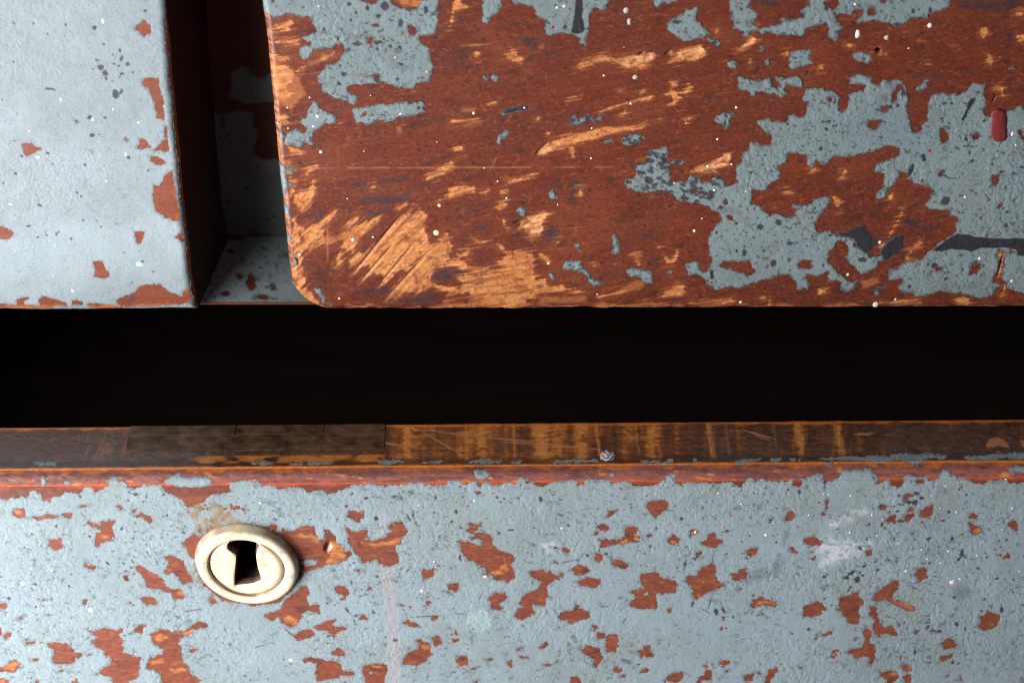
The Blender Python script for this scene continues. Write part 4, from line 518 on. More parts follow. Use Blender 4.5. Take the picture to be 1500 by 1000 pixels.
def plain_material(name, c1, c2, scale, rough, stretch=(1, 1, 1), metallic=0.0, bump=0.0, spec=0.5, coat=0.0):
    m, nt, b = nodes_of(name)
    N = nt.nodes; L = nt.links
    tc = N.new('ShaderNodeTexCoord')
    mp = N.new('ShaderNodeMapping'); mp.inputs['Scale'].default_value = stretch
    L.new(tc.outputs['Object'], mp.inputs['Vector'])
    nz = N.new('ShaderNodeTexNoise'); nz.inputs['Scale'].default_value = scale; nz.inputs['Detail'].default_value = 6
    L.new(mp.outputs['Vector'], nz.inputs['Vector'])
    cr = N.new('ShaderNodeValToRGB')
    cr.color_ramp.elements[0].position = 0.35; cr.color_ramp.elements[1].position = 0.68
    cr.color_ramp.elements[0].color = (*[float(t) for t in c1], 1)
    cr.color_ramp.elements[1].color = (*[float(t) for t in c2], 1)
    L.new(nz.outputs['Fac'], cr.inputs['Fac']); L.new(cr.outputs['Color'], b.inputs['Base Color'])
    b.inputs['Roughness'].default_value = rough
    b.inputs['Metallic'].default_value = metallic
    b.inputs['Specular IOR Level'].default_value = spec
    b.inputs['Coat Weight'].default_value = coat
    if bump:
        bp = N.new('ShaderNodeBump'); bp.inputs['Distance'].default_value = bump
        L.new(nz.outputs['Fac'], bp.inputs['Height']); L.new(bp.outputs['Normal'], b.inputs['Normal'])
    return m
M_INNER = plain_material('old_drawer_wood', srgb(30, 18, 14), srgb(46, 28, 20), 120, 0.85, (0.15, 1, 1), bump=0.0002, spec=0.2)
M_LOCK = plain_material('tarnished_iron', srgb(52, 40, 32), srgb(104, 80, 60), 480, 0.36, (0.7, 1, 1), metallic=0.1, bump=0.00003)
M_SILVER = plain_material('silver_speck', srgb(150, 148, 150), srgb(232, 232, 236), 2500, 0.4, metallic=0.25, bump=0.0003)

C_PAINT = srgb(140, 157, 161)
C_PRIMER = srgb(46, 42, 52)
C_BROWN = srgb(122, 60, 38)
C_RAW = srgb(196, 126, 70)

G = 0.00022      # grid step of the detailed surfaces, metres

def axis_grid(a, b, fa, fb, step, coarse=0.0015):
    """fine spacing inside [fa,fb], coarse outside"""
    pts = []
    if a < fa: pts.append(np.arange(a, fa - coarse * 0.5, coarse))
    pts.append(np.arange(max(a, fa), min(b, fb), step))
    if b > fb: pts.append(np.arange(fb, b, coarse))
    pts.append(np.array([b]))
    return np.unique(np.concatenate(pts))

def normals(POS, out):
    n = np.cross(np.gradient(POS, axis=1), np.gradient(POS, axis=0))
    n /= np.linalg.norm(n, axis=-1, keepdims=True) + 1e-12
    s = np.sign((n * np.asarray(out)).sum(-1, keepdims=True))
    return n * np.where(s == 0, 1, s)

def rgba(c, rough):
    return np.concatenate([c, np.broadcast_to(np.asarray(rough, dtype=np.float32), c.shape[:-1])[..., None]], -1).astype(np.float32)

def scatter(seed, n, u0, u1, v0, v1, r0, r1, asp=1.8):
    rnd = random.Random(seed)
    out = []
    for _ in range(n):
        r = r0 + (r1 - r0) * rnd.random() ** 3
        out.append((rnd.uniform(u0, u1), rnd.uniform(v0, v1), r * rnd.uniform(1, asp), r, rnd.uniform(-40, 40)))
    return out

def paint_phi(U, V, solid, holes, seed, rough1=1.5, rough2=1.1):
    f = solid
    h = field(U, V, holes, 14)
    f = np.minimum(f, -h)
    return f + rough1 * fbm(U / 9.0, V / 8.0, seed, 2) + rough2 * 1.9 * fbm(U / 4.6, V / 4.2, seed + 7, 3) + 0.8 * vnoise(U / 1.9, V / 1.8, seed + 9)

def paint_film(name, BASE, NRM, U, V, phi, pits, parent, seed, cbase, rim=0.6, thick=0.00007, extra=None, split=False, dirt_shade=0.12, wrinkle=1.0, crackle=0.15, flecks=0.6):
    """film of old paint lying on a board; returns its height field"""
    pt = blobs(U, V, pits, 6) + 1.5 * fbm(U / 2.6, V / 2.4, seed + 3, 2)
    pm = sstep(-0.5, 0.9, pt)
    rid = 1 - np.abs(fbm(U / 5.2 + 1.3 * fbm(U / 8, V / 8, seed + 40, 2), V / 5.6 + 1.3 * fbm(U / 8, V / 8, seed + 41, 2), seed + 11, 2)) * 2.4
    crk = sstep(0.10, 0.0, np.abs(fbm(U / 8 + 0.8 * fbm(U / 6, V / 6, seed + 42, 2), V / 7, seed + 43, 2))) * sstep(0.0, 0.35, fbm(U / 34, V / 26, seed + 44, 3) + crackle - 0.3) * sstep(-0.2, 0.3, fbm(U / 5, V / 5, seed + 45, 2))
    wr = 0.00004 * np.clip(rid, -0.6, 1) * wrinkle * (0.2 + 0.8 * sstep(-0.35, 0.35, fbm(U / 70, V / 50, seed + 5, 3)))
    wr = wr + 0.00002 * fbm(U / 3.0, V / 3.0, seed + 17, 2) + 0.00006 * fbm(U / 26, V / 24, seed + 19, 2)
    edge = sstep(0.0, 3.2, phi)
    hgt = thick * (0.45 + 0.55 * edge) + wr * edge - pm * thick * 0.75 - crk * thick * 0.6
    hgt = np.maximum(hgt, 0.00003)
    POS = BASE + NRM * hgt[..., None]
    c = np.broadcast_to(cbase, U.shape + (3,)).astype(np.float32).copy()
    c *= (1 + 0.10 * fbm(U / 90, V / 60, seed + 21, 3) + 0.06 * fbm(U / 8, V / 8, seed + 22, 2))[..., None]
    # grime settled in the wrinkles, and broad tan soiling, on the stile painted shade too
    c = mixc(c, srgb(112, 112, 104), dirt_shade * sstep(0.0, 0.6, fbm(U / 55, V / 40, seed + 23, 3)) * 2.0)
    c = mixc(c, srgb(74, 70, 70), np.clip(flecks * sstep(0.40, 0.66, fbm(U / 5.0, V / 4.2, seed + 24, 2) + 0.22 * fbm(U / 60, V / 50, seed + 25, 2)), 0, 1))
    if extra is not None:
        c = extra(c)
    c = mixc(c, srgb(64, 60, 66), np.clip(crk, 0, 1) * 0.8)
    c = mixc(c, C_PRIMER, pm * 0.88)
    rm = sstep(3.4, 0.4, phi + 1.8 * fbm(U / 4.5, V / 4.5, seed + 30, 2)) * rim
    c = mixc(c, srgb(52, 44, 48), np.clip(rm, 0, 1))
    ro = np.clip(0.52 + 0.12 * fbm(U / 12, V / 12, seed + 33, 2), 0.3, 0.8)
    col = rgba(c, ro)
    sk = -NRM * (hgt + 0.00008)[..., None]
    sc = np.append(srgb(84, 74, 74), 0.7)
    out = []
    if not split:
        out.append(sheet(name, POS, col, M_PAINT, parent, phi, sk, skirt_col=sc))
        return hgt, out
    ins = phi > 0
    keep = ins[:-1, :-1] | ins[1:, :-1] | ins[:-1, 1:] | ins[1:, 1:]
    lab = components(keep)
    ids, cnt = np.unique(lab[lab >= 0], return_counts=True)
    small = np.zeros_like(keep)
    for i, n in zip(ids, cnt):
        cell = lab == i
        if n < 30:                       # specks, too small to pick apart
            small |= cell
            continue
        rr = np.where(cell.any(1))[0]; qq = np.where(cell.any(0))[0]
        r0, r1, q0, q1 = max(rr[0] - 1, 0), rr[-1] + 3, max(qq[0] - 1, 0), qq[-1] + 3
        out.append(sheet(name, POS[r0:r1, q0:q1], col[r0:r1, q0:q1], M_PAINT, parent, phi[r0:r1, q0:q1], sk[r0:r1, q0:q1],
                         cells=cell[r0:r1 - 1, q0:q1 - 1], skirt_col=sc))
    if small.any():
        o = sheet('paint_specks', POS, col, M_PAINT, parent, phi, sk, cells=small, skirt_col=sc)
        tag(o, kind='stuff')
        out.append(o)
    return hgt, out

DROPC = {'w': srgb(232, 230, 224), 'c': srgb(226, 208, 170), 'g': srgb(186, 182, 178), 'p': srgb(232, 206, 202), 'r': srgb(150, 36, 36),
         'q': srgb(186, 134, 134), 't': srgb(188, 168, 158), 'b': srgb(168, 194, 204)}

def lens(center, ex, ez, n, rx, ry, h, rings=3, seg=14, seed=0):
    rnd = random.Random(seed)
    wob = [1 + rnd.uniform(-0.08, 0.08) for _ in range(seg)]
    co = []
    for k in range(rings + 1):
        t = k / rings
        rad = math.cos(t * math.pi / 2) if k < rings else 0.0
        hh = math.sin(t * math.pi / 2) * h
        if k == rings:
            co.append(center + n * hh); break
        for j in range(seg):
            a = 2 * math.pi * j / seg
            co.append(center + ex * (rx * rad * math.cos(a) * wob[j]) + ez * (ry * rad * math.sin(a) * wob[j]) + n * hh)
    q = [[k * seg + j, k * seg + (j + 1) % seg, (k + 1) * seg + (j + 1) % seg, (k + 1) * seg + j] for k in range(rings - 1) for j in range(seg)]
    last = rings * seg
    t3 = [[(rings - 1) * seg + j, (rings - 1) * seg + (j + 1) % seg, last] for j in range(seg)]
    return np.array(co), q, t3

def spatter(lst, point, ex, ez, n, parent, film_at, seed=0):
    CO, Q, T, CC = [], [], [], []
    off = 0
    for k, (u, v, rx, ry, key) in enumerate(lst):
        h0 = film_at(u, v)
        c = point(u, v, h0 - 0.00003)
        mm = np.linalg.norm(c - CAM) / FPX
        co, q, t3 = lens(c, ex, ez, n, rx * 0.9 * mm, ry * 0.9 * mm / 0.79, (0.10 + 0.05 * min(rx, ry)) * mm + 0.00006, seed=seed + k)
        cc = np.tile(np.append(DROPC[key], 0.42), (len(co), 1))
        if rx >= 4.3 or ry >= 5.0:
            raw_mesh('paint_drop', co, q, M_DROP, parent, cc, tris=t3)
            continue
        CO.append(co); CC.append(cc)
        Q += [[i + off for i in a] for a in q]; T += [[i + off for i in a] for a in t3]
        off += len(co)
    if CO:
        o = raw_mesh('paint_spatter', np.concatenate(CO), Q, M_DROP, parent, np.concatenate(CC), tris=T)
        tag(o, kind='stuff')

def sampler(U, V, phi, hgt):
    def f(u, v):
        i = int(np.argmin(np.abs(V[:, V.shape[1] // 2] - v)))
        j = int(np.argmin(np.abs(U[i] - u)))
        return float(hgt[i, j]) if phi[i, j] > 0 else 0.0
    return f

EX = np.array([1.0, 0, 0]); EZ = np.array([0, 0, 1.0]); NF = np.array([0, -1.0, 0])

def upper_point(u, v, h):
    return hit(u, v, 1, 0.0) + NF * h

# ------------------------------------------------------------------ the carcass behind the drawers
chest = empty('chest_frame', (0, 0.14, -0.13))
tag(chest, 'dark recessed frame of the old chest seen in the gap between the upper drawers', 'chest')
Y_STILE = 0.031
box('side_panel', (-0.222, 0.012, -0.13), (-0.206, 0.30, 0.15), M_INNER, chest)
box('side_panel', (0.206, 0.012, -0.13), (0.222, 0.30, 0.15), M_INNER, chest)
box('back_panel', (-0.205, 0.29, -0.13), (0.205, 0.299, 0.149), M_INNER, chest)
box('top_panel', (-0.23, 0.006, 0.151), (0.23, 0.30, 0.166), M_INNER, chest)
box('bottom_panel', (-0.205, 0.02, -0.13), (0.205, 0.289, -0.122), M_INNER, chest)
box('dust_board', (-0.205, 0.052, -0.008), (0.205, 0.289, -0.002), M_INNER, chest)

def small_sheet(name, POS, base, seed, parent):
    U, V = project(POS)
    c = np.broadcast_to(base, U.shape + (3,)).astype(np.float32) * (1 + 0.25 * fbm(U / 14, V / 60, seed, 3))[..., None]
    return sheet(name, POS, rgba(c, 0.6), M_WOOD, parent), U, V

# stile between the two upper drawers, its wood darkened to suit the shaded recess
xs = np.arange(-0.108, -0.028, 0.0005); zs = np.arange(0.15, -0.0012, -0.0005)
POS = np.stack(np.broadcast_arrays(xs[None, :], np.full((1, 1), Y_STILE), zs[:, None]), -1)
_, U, V = small_sheet('stile', POS, srgb(76, 37, 25), 5, chest)
ph = field(U, V, parse('''0 0 1 | 336,110 355,98 370,113 384,115 406,103 450,103 450,145 384,150 355,153 336,140 ; 325,165 350,160 372,165 375,200 370,225 385,235 450,230 450,345 330,345 325,280 318,220 ; 250,170 325,165 335,345 250,345'''), 10)
paint_film('paint_film', POS, np.broadcast_to(NF, POS.shape), U, V, ph + 7 * fbm(U / 22, V / 20, 3, 4), scatter(8, 14, 320, 430, 150, 340, 2, 5), chest, 60, srgb(96, 104, 102), dirt_shade=0.5)  # paint made darker and browner here: recess shade put into its colour
# rail ledge under it, its nose cut back underneath
ys = np.arange(Y_STILE, 0.0045, -0.0005)
prof = [(y, 0.0 - 0.0012 * (Y_STILE - y) / 0.0265) for y in ys]
prof += [(0.0043, -0.0013), (0.0047, -0.0017), (0.012, -0.006), (0.050, -0.008)]
prof = np.array([(0.050, 0.0)] + prof)
POS = np.stack([np.broadcast_to(np.arange(-0.205, 0.2051, 0.001)[None, :], (len(prof), 411)), np.broadcast_to(prof[:, :1], (len(prof), 411)), np.broadcast_to(prof[:, 1:], (len(prof), 411))], -1)
small_sheet('rail', POS, srgb(98, 48, 30), 9, chest)
xs = np.arange(-0.108, -0.028, 0.0004); yy = ys[::1]
POS = np.stack(np.broadcast_arrays(xs[None, :], yy[:, None], (-0.0012 * (Y_STILE - yy) / 0.0265)[:, None]), -1)
U, V = project(POS)
ph = field(U, V, parse('''0 0 1 | 250,347 338,346 425,342 460,341 460,452 440,452 305,452 250,452'''), 10)
ph = np.minimum(ph, -blobs(U, V, [(368, 412, 7, 11), (342, 347, 12, 4), (400, 420, 4, 5), (352, 405, 3, 4), (420, 372, 3, 3), (330, 430, 5, 3), (385, 436, 12, 3)], 10))
paint_film('paint_film', POS, np.broadcast_to(EZ, POS.shape), U, V, ph + 4 * fbm(U / 14, V / 9, 4, 3), scatter(18, 10, 310, 430, 350, 430, 1.5, 4), chest, 61, C_PAINT)

# ------------------------------------------------------------------ upper drawers
def roundover(d, r):
    k = np.clip(r - d, 0, r)
    return r - np.sqrt(np.maximum(r * r - k * k, 0))

PXM = DIST / FPX     # metres per photograph pixel at the upper drawer fronts

# --- left
dl = empty('drawer', (-0.135, 0.0, 0.0))
tag(dl, 'upper left drawer front, almost fully covered in grey-blue paint', 'drawer')
out_l = np.array([[-1200, -600], [176, -600], [232, -60], [243, 0], [251, 110], [261, 215], [269, 310], [279, 400], [286, 440], [291, 456.5], [-1200, 457.5]], float)
xl0 = hit(0, 300, 1, 0)[0]
xs_f = axis_grid(-0.198, -0.076, xl0 - 0.004, -0.0, G); zs_f = axis_grid(-0.0012, 0.145, -1, hit(0, -12, 1, 0)[2], G * 1.1)[::-1]
XX, ZZ = np.meshgrid(xs_f, zs_f)
POS = np.stack([XX, np.zeros_like(XX), ZZ], -1)
U, V = project(POS)
od = poly_sd(U, V, out_l) + 1.5 * fbm(U / 60, V / 18, 71, 4)
POS[..., 1] = roundover(od * PXM, 0.0021)
NR = normals(POS, NF)
phi = paint_phi(U, V, np.minimum(od - 0.3, 12.0), L_HOLES, 101)
# chipped paint along the edge that turns into the gap
phi = np.minimum(phi, np.where(U > 200, 4.0 + 6 * fbm(U / 30, V / 22, 77, 2) + (od - 7) * 0.9, 20))
pits_l = L_PITS + scatter(11, 60, -30, 250, -40, 440, 0.7, 1.8)
def ext_l(c):
    c = mixc(c, srgb(154, 167, 173), 0.5 * sstep(0.1, 0.6, fbm(U / 120, V / 90, 55, 2)))
    return c
hgt_l, _ = paint_film('paint_film', POS, NR, U, V, phi, pits_l, dl, 100, srgb(138, 150, 156), rim=0.3, extra=ext_l, dirt_shade=0.05, wrinkle=1.0, crackle=-0.1, flecks=0.18)
sam_l = sampler(U, V, phi, hgt_l)
# board
W2 = slice(None, None, 2)
Pw, Uw, Vw, ow = POS[W2, W2], U[W2, W2], V[W2, W2], od[W2, W2]
c = np.broadcast_to(C_BROWN, Uw.shape + (3,)).astype(np.float32) * (1 + 0.2 * fbm(Uw / 30, Vw / 6, 7, 3))[..., None]
c = mixc(c, srgb(205, 112, 48), 0.85 * sstep(13.0, 5.0, ow + 4 * fbm(Uw / 12, Vw / 14, 9, 2)))
c = mixc(c, srgb(70, 48, 52), 0.7 * sstep(0, 5, blobs(Uw, Vw, [(193, 438, 10, 7, -40), (18, 405, 6, 4)], 6)))
sk = np.zeros(Pw.shape); sk[..., 1] = 0.0300 - Pw[..., 1]; sk[..., 0] = 0.0045
o = sheet('front_board', Pw, rgba(c, 0.5), M_WOOD, dl, np.minimum(ow, 50), sk, skirt_col=np.append(srgb(44, 23, 17), 0.6))  # side face darkened: the gap's shade is in its colour
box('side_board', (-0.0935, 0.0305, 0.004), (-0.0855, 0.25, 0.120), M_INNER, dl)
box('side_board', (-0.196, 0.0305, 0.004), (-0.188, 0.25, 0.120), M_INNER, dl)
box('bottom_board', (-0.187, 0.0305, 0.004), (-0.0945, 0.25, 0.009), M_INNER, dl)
spatter(SPATTER_L, upper_point, EX, EZ, NF, dl, sam_l, 10)

# --- right
dr = empty('drawer', (0.065, 0.0, 0.0))
tag(dr, 'upper right drawer front worn to scraped red-brown wood with ragged patches of grey paint', 'drawer')
out_r = np.array([[300, -600], [374, -80], [382, -10], [384, 10], [391, 60], [397, 120], [403, 190], [409, 250], [415, 310], [420, 360], [424, 395], [428, 417],
                  [434, 429], [444, 439], [457, 449], [471, 455], [500, 455.6], [800, 455.2], [1100, 454.2], [1500, 452.6], [2600, 450], [2600, -600]], float)
xs_f = axis_grid(-0.0640, 0.198, -1, hit(1516, 452, 1, 0)[0], G); zs_f = axis_grid(-0.0012, 0.145, -1, hit(0, -12, 1, 0)[2], G * 1.1)[::-1]
XX, ZZ = np.meshgrid(xs_f, zs_f)
POS = np.stack([XX, np.zeros_like(XX), ZZ], -1)
U, V = project(POS)
od = np.full(U.shape, 40.0, np.float32)
w_ = (slice(None), slice(0, int(np.searchsorted(U[len(U) // 2], 520))))
od[w_] = poly_sd(U[w_], V[w_], out_r)
rows = V.max(1) > 405
od[rows] = poly_sd(U[rows], V[rows], out_r)
od = od + 1.4 * fbm(U / 22, V / 22, 72, 3) * sstep(40, 20, od)
POS[..., 1] = roundover(od * PXM, 0.0018)
NR = normals(POS, NF)
# wood
A = U * 0.985 + V * -0.17; B = V * 0.985 + U * 0.17          # grain runs slightly uphill
st = fbm(A / 70, B / 4.5, 201, 3); fine = fbm(A / 24, B / 2.0, 202, 2)
rawf = field(U, V, R_RAW, 24)
DA = U * 0.74 - V * 0.67; DB = V * 0.74 + U * 0.67         # direction of the long scrape marks
diag = sstep(660, 600, U) * sstep(270, 310, V)
fib = fbm(A / 26, B / 2.3, 2051, 3) * (1 - diag) + fbm(DA / 26, DB / 2.6, 2052, 3) * diag
str_ = fbm(A / 34, B / 5.0, 2055, 3) * (1 - diag) + fbm(DA / 34, DB / 5.5, 2056, 3) * diag
big = sstep(3, 9, rawf)
raw = rawf + (2.6 + 3.5 * big) * str_ + 4.2 * fib + 1.4 * fbm(U / 3, V / 3, 204, 2)
near = sstep(-12, 0, rawf) * sstep(0.30, 0.52, fib * 0.7 + str_ * 0.6) * 0.5
speck = np.clip(sstep(0.16, 0.44, str_) + 0.8 * sstep(0.28, 0.5, fbm(U / 5, V / 4, 2054, 3)) + 0.5 * sstep(0.2, 0.5, fbm(U / 16, V / 11, 2057, 3)), 0, 1)
m_raw = np.maximum(sstep(-1.0, 2.2, raw) * (1 - 0.72 * speck), near)
fleck = sstep(0.50, 0.62, fbm(A / 22, B / 4.0, 206, 3) + 0.16 * fbm(U / 160, V / 120, 207, 2)) * 0.75
flk2 = sstep(0.60, 0.70, fbm(U / 7, V / 6, 208, 2)) * 0.5
stain = sstep(-2.5, 4, field(U, V, R_STAIN, 10) + 8.0 * fbm(A / 26, B / 5, 209, 4) - 1.0) * (0.85 + 0.45 * fbm(A / 9, B / 3, 210, 2))
faint = sstep(-2, 4, field(U, V, R_FAINT, 10) + 2.5 * fbm(A / 14, B / 3, 211, 3))
cuts = lines(U, V, R_CUTS)
gouge = sstep(-1, 5, field(U, V, parse('''660 230 4.3467 | 385,430 430,405 480,385 540,370 600,350 630,360 600,390 580,420 585,470 560,500 510,508 480,495 460,470 420,455 430,435
900 230 4.3467 | 470,97 520,77 600,37 680,0 690,-25 745,-25 740,10 720,50 690,70 640,85 670,102 560,110 480,107
660 0 4.3467 | 1000,380 1110,355 1230,335 1290,330 1290,380 1250,410 1200,430 1110,445 ; 535,995 580,950 640,905 700,890 760,880 660,950 590,990
900 0 4.3467 | 350,375 390,335 500,305 545,285 580,325 530,375 450,385 ; 780,330 820,280 860,240 900,235 895,270 860,300'''), 10))
c = np.broadcast_to(srgb(106, 46, 30), U.shape + (3,)).astype(np.float32).copy()
c = mixc(c, srgb(92, 44, 32), np.clip(0.5 + 0.35 * st + 0.8 * fbm(U / 45, V / 30, 2011, 4), 0, 1) * 0.7)
c = mixc(c, srgb(70, 38, 32), 0.65 * sstep(0.28, 0.62, fbm(U / 6, V / 5, 2012, 3) + 0.25 * fbm(U / 70, V / 40, 2013, 2)))
c = mixc(c, srgb(146, 82, 50), 0.4 * sstep(0.34, 0.62, fbm(U / 4, V / 3.4, 2014, 2) + 0.12 * st))
c = mixc(c, srgb(122, 60, 37), sstep(0.15, 0.6, fbm(U / 120, V / 80, 212, 3)) * 0.6)
c *= (1 + 0.10 * fine)[..., None]
c = mixc(c, srgb(64, 36, 32), np.clip(sstep(0.18, 0.65, fbm(A / 30, B / 11, 213, 5)) * 0.6, 0, 1))
c = mixc(c, srgb(118, 54, 34), 0.45 * sstep(0.0, 0.6, fbm(U / 60, V / 40, 2131, 4)))
c = mixc(c, srgb(50, 34, 36), 0.8 * sstep(0.48, 0.66, fbm(U / 9, V / 5.5, 2132, 3) + 0.1 * st))
c = mixc(c, srgb(64, 46, 50), np.clip(stain, 0, 1) * 0.9)
c = mixc(c, srgb(176, 108, 62), np.clip(faint, 0, 1) * 0.6)
c = mixc(c, srgb(188, 112, 58), np.clip(fleck * (1 - m_raw), 0, 1) * 0.25)
c = mixc(c, srgb(170, 96, 52), np.clip(flk2 * (1 - m_raw), 0, 1) * 0.25)
c = mixc(c, srgb(50, 30, 28), 0.5 * sstep(0.50, 0.66, fbm(U / 3.4, V / 2.8, 2133, 2) + 0.12 * fbm(U / 50, V / 40, 2134, 2)))
c = mixc(c, srgb(160, 94, 60), 0.22 * sstep(0.56, 0.70, fbm(A / 5, B / 2.2, 2135, 2) + 0.10 * fbm(U / 60, V / 40, 2136, 2)))
edgew = sstep(12, 1, od + 7 * fbm(U / 16, V / 16, 214, 3))
c = mixc(c, srgb(86, 46, 42), sstep(14, 4, od) * 0.6)
c = mixc(c, srgb(200, 122, 72), np.clip(edgew, 0, 1) * sstep(-0.25, 0.25, fbm(U / 16, V / 3.6, 2141, 3)) * 0.8)
rw = np.broadcast_to(C_RAW, c.shape) * (1 + 0.30 * fib + 0.14 * fbm(U / 50, V / 40, 216, 2))[..., None]
rw = mixc(rw, srgb(164, 88, 46), sstep(-0.1, 0.5, fbm(U / 26, V / 14, 2161, 4)) * 0.7)
rw = mixc(rw, srgb(112, 56, 32), sstep(0.25, 0.6, fbm(U / 9, V / 6, 2162, 4)) * 0.5)
rw = mixc(rw, srgb(224, 160, 100), sstep(0.3, 0.6, fbm(A / 30, B / 2.6, 2163, 3)) * 0.4)
halo = sstep(-9, 3, raw + 3.0 * fbm(U / 10, V / 6, 2164, 3)) * sstep(-0.4, 0.3, fib + 0.3 * str_)
c = mixc(c, srgb(150, 84, 48), np.clip(halo, 0, 1) * 0.55)
c = c * (1 - m_raw[..., None]) + rw * m_raw[..., None]
c = mixc(c, srgb(226, 164, 116), gouge * np.clip(0.4 + fbm(A / 14, B / 3, 217, 2), 0, 1))
c = mixc(c, srgb(96, 52, 30), sstep(0.2, 1.4, cuts + 0.6 * fbm(U / 3, V / 3, 218, 2)) * 0.55)
hole = blobs(U, V, [(1286.3, 73.8, 4.4, 3.2)], 6)
c = mixc(c, srgb(40, 24, 16), sstep(-0.3, 1.2, hole))
for (x0, y0, x1, y1) in [(430, 246, 900, 245), (660, 67.5, 720, 65), (728, 51, 785, 52.5), (881, 415, 912, 447), (480, 300, 480, 445), (716, 252, 727, 232)]:
    c = mixc(c, srgb(190, 126, 88), 0.4 * sstep(-1.1, 0.1, lines(U, V, [(x0, y0, x1, y1, 0.7)])) * sstep(-0.3, 0.3, fbm(U / 20, V / 20, x0 % 97, 2)))
dep = 0.00012 * m_raw + 0.00016 * m_raw * fib + 0.0004 * gouge * (0.6 + 0.9 * fbm(A / 12, B / 3.0, 220, 3)) \
    + 0.0006 * sstep(-0.3, 2.4, cuts) + 0.002 * sstep(-0.4, 1.4, hole) + 0.00004 * st + 0.00008 * fbm(U / 60, V / 40, 221, 2)
BASE = POS
WOOD = POS - NR * dep[..., None]
ro = np.clip(0.46 + 0.22 * m_raw + 0.10 * st, 0.3, 0.85)
sk = np.zeros(POS.shape); sk[..., 1] = 0.019 - POS[..., 1]
sheet('front_board', WOOD, rgba(c, ro), M_WOOD, dr, np.minimum(od, 50), sk, skirt_col=np.append(srgb(90, 44, 28), 0.6))
# paint left on it
solid = field(U, V, R_FILM, 14)
off_r = sstep(1510, 1540, U) * 1.0
solid = np.where(U > 1545, 12 * fbm(U / 60, V / 40, 230, 3), solid)
solid = np.where(V < -18, 14 * fbm(U / 60, V / 40, 231, 3), solid)
phi = paint_phi(U, V, solid, R_HOLES, 111, 1.6, 1.3)
phi = np.maximum(phi, field(U, V, R_BLACK, 10) + 0.6 * fbm(U / 5, V / 5, 232, 2))
phi = np.minimum(phi, od - 0.4)
pits_r = R_PITS + scatter(21, 260, 880, 1520, 90, 440, 0.7, 2.2) + scatter(22, 80, 380, 660, -20, 220, 0.7, 2.2) + scatter(23, 60, 1060, 1520, -20, 60, 0.8, 2.6) + scatter(24, 30, 700, 1000, -20, 260, 0.8, 2.4)
black = field(U, V, R_BLACK, 8) + 0.9 * fbm(U / 6, V / 5, 240, 2)
def ext_r(c):
    c = mixc(c, srgb(114, 131, 135), 0.5 * sstep(0.0, 0.5, fbm(U / 60, V / 45, 241, 2)))
    c = mixc(c, srgb(104, 96, 98), 0.5 * sstep(0.35, 0.6, fbm(U / 18, V / 14, 242, 3)))
    # dark-crusted small remnants
    near = sstep(4, -2, blobs(U, V, [(860, 176, 30, 14), (928, 203, 24, 12), (955, 240, 40, 28), (1000, 278, 60, 20), (1045, 64, 14, 8), (1122, 92, 8, 8), (1283, 425, 12, 9), (890, 206, 9, 5)], 12) * -1)
    c = mixc(c, srgb(52, 50, 56), near * sstep(-0.05, 0.35, fbm(U / 6, V / 5, 243, 2)) * 0.9)
    return mixc(c, srgb(40, 37, 44), sstep(-0.4, 0.8, black) * 0.97)
hgt_r, _ = paint_film('paint_patch', BASE, NR, U, V, phi, pits_r, dr, 110, srgb(120, 134, 137), rim=0.6, thick=0.00011, extra=ext_r, split=True, dirt_shade=0.08, wrinkle=2.3, crackle=0.75, flecks=0.85)
sam_r = sampler(U, V, phi, hgt_r)
spatter(SPATTER_R, upper_point, EX, EZ, NF, dr, sam_r, 200)
# thick red drip near the right edge of the picture
cd = upper_point(1462.5, 184, 0.0002)
tilt = math.radians(11)
ax_ = EX * math.cos(tilt) + EZ * math.sin(tilt); az_ = EZ * math.cos(tilt) - EX * math.sin(tilt)
co, q, t3 = lens(cd, ax_, az_, NF, 0.0018, 0.0018, 0.00034, rings=6, seg=36, seed=5)
for i_ in range(len(co)):
    s_ = float((co[i_] - cd) @ az_) / 0.0018
    co[i_] += az_ * 0.0026 * math.tanh(3.0 * s_) + ax_ * 0.00012 * math.sin(5 * s_) + NF * (0.00015 * max(0.0, -s_) + 0.00005 * math.sin(9 * s_)) * (1.0 if (co[i_] - cd) @ NF > 1e-6 else 0.0)
nn = np.array([math.sin(37 * k) for k in range(len(co))])[:, None]
cc = np.concatenate([np.tile(srgb(116, 40, 40), (len(co), 1)) * (1 + 0.12 * nn), np.full((len(co), 1), 0.55)], 1)
tag(raw_mesh('red_paint_drip', co, q, M_DROP, dr, cc, tris=t3), 'dried dark red paint drip')
box('side_board', (-0.046, 0.0195, 0.004), (-0.038, 0.25, 0.120), M_INNER, dr)
box('side_board', (0.188, 0.0195, 0.004), (0.196, 0.25, 0.120), M_INNER, dr)
box('bottom_board', (-0.0375, 0.0195, 0.004), (0.1875, 0.25, 0.009), M_INNER, dr)

# ------------------------------------------------------------------ lower drawer, pulled out
ZT = -0.018
YB = hit(750, 619, 2, ZT)[1]
YT = hit(750, 681, 2, ZT)[1]
RB = 0.0026
YAW = 0.0125
RZ = np.array([[math.cos(YAW), -math.sin(YAW), 0], [math.sin(YAW), math.cos(YAW), 0], [0, 0, 1]])
PIV = np.array([0.0, YT, ZT])
def rot(P):
    return (P - PIV) @ RZ.T + PIV
YF = YT - RB + 0.0004
dd = empty('drawer', (0.0, float(YF), -0.11))
tag(dd, 'lower drawer pulled out, with cream keyhole escutcheon and peeling grey-blue front', 'drawer')

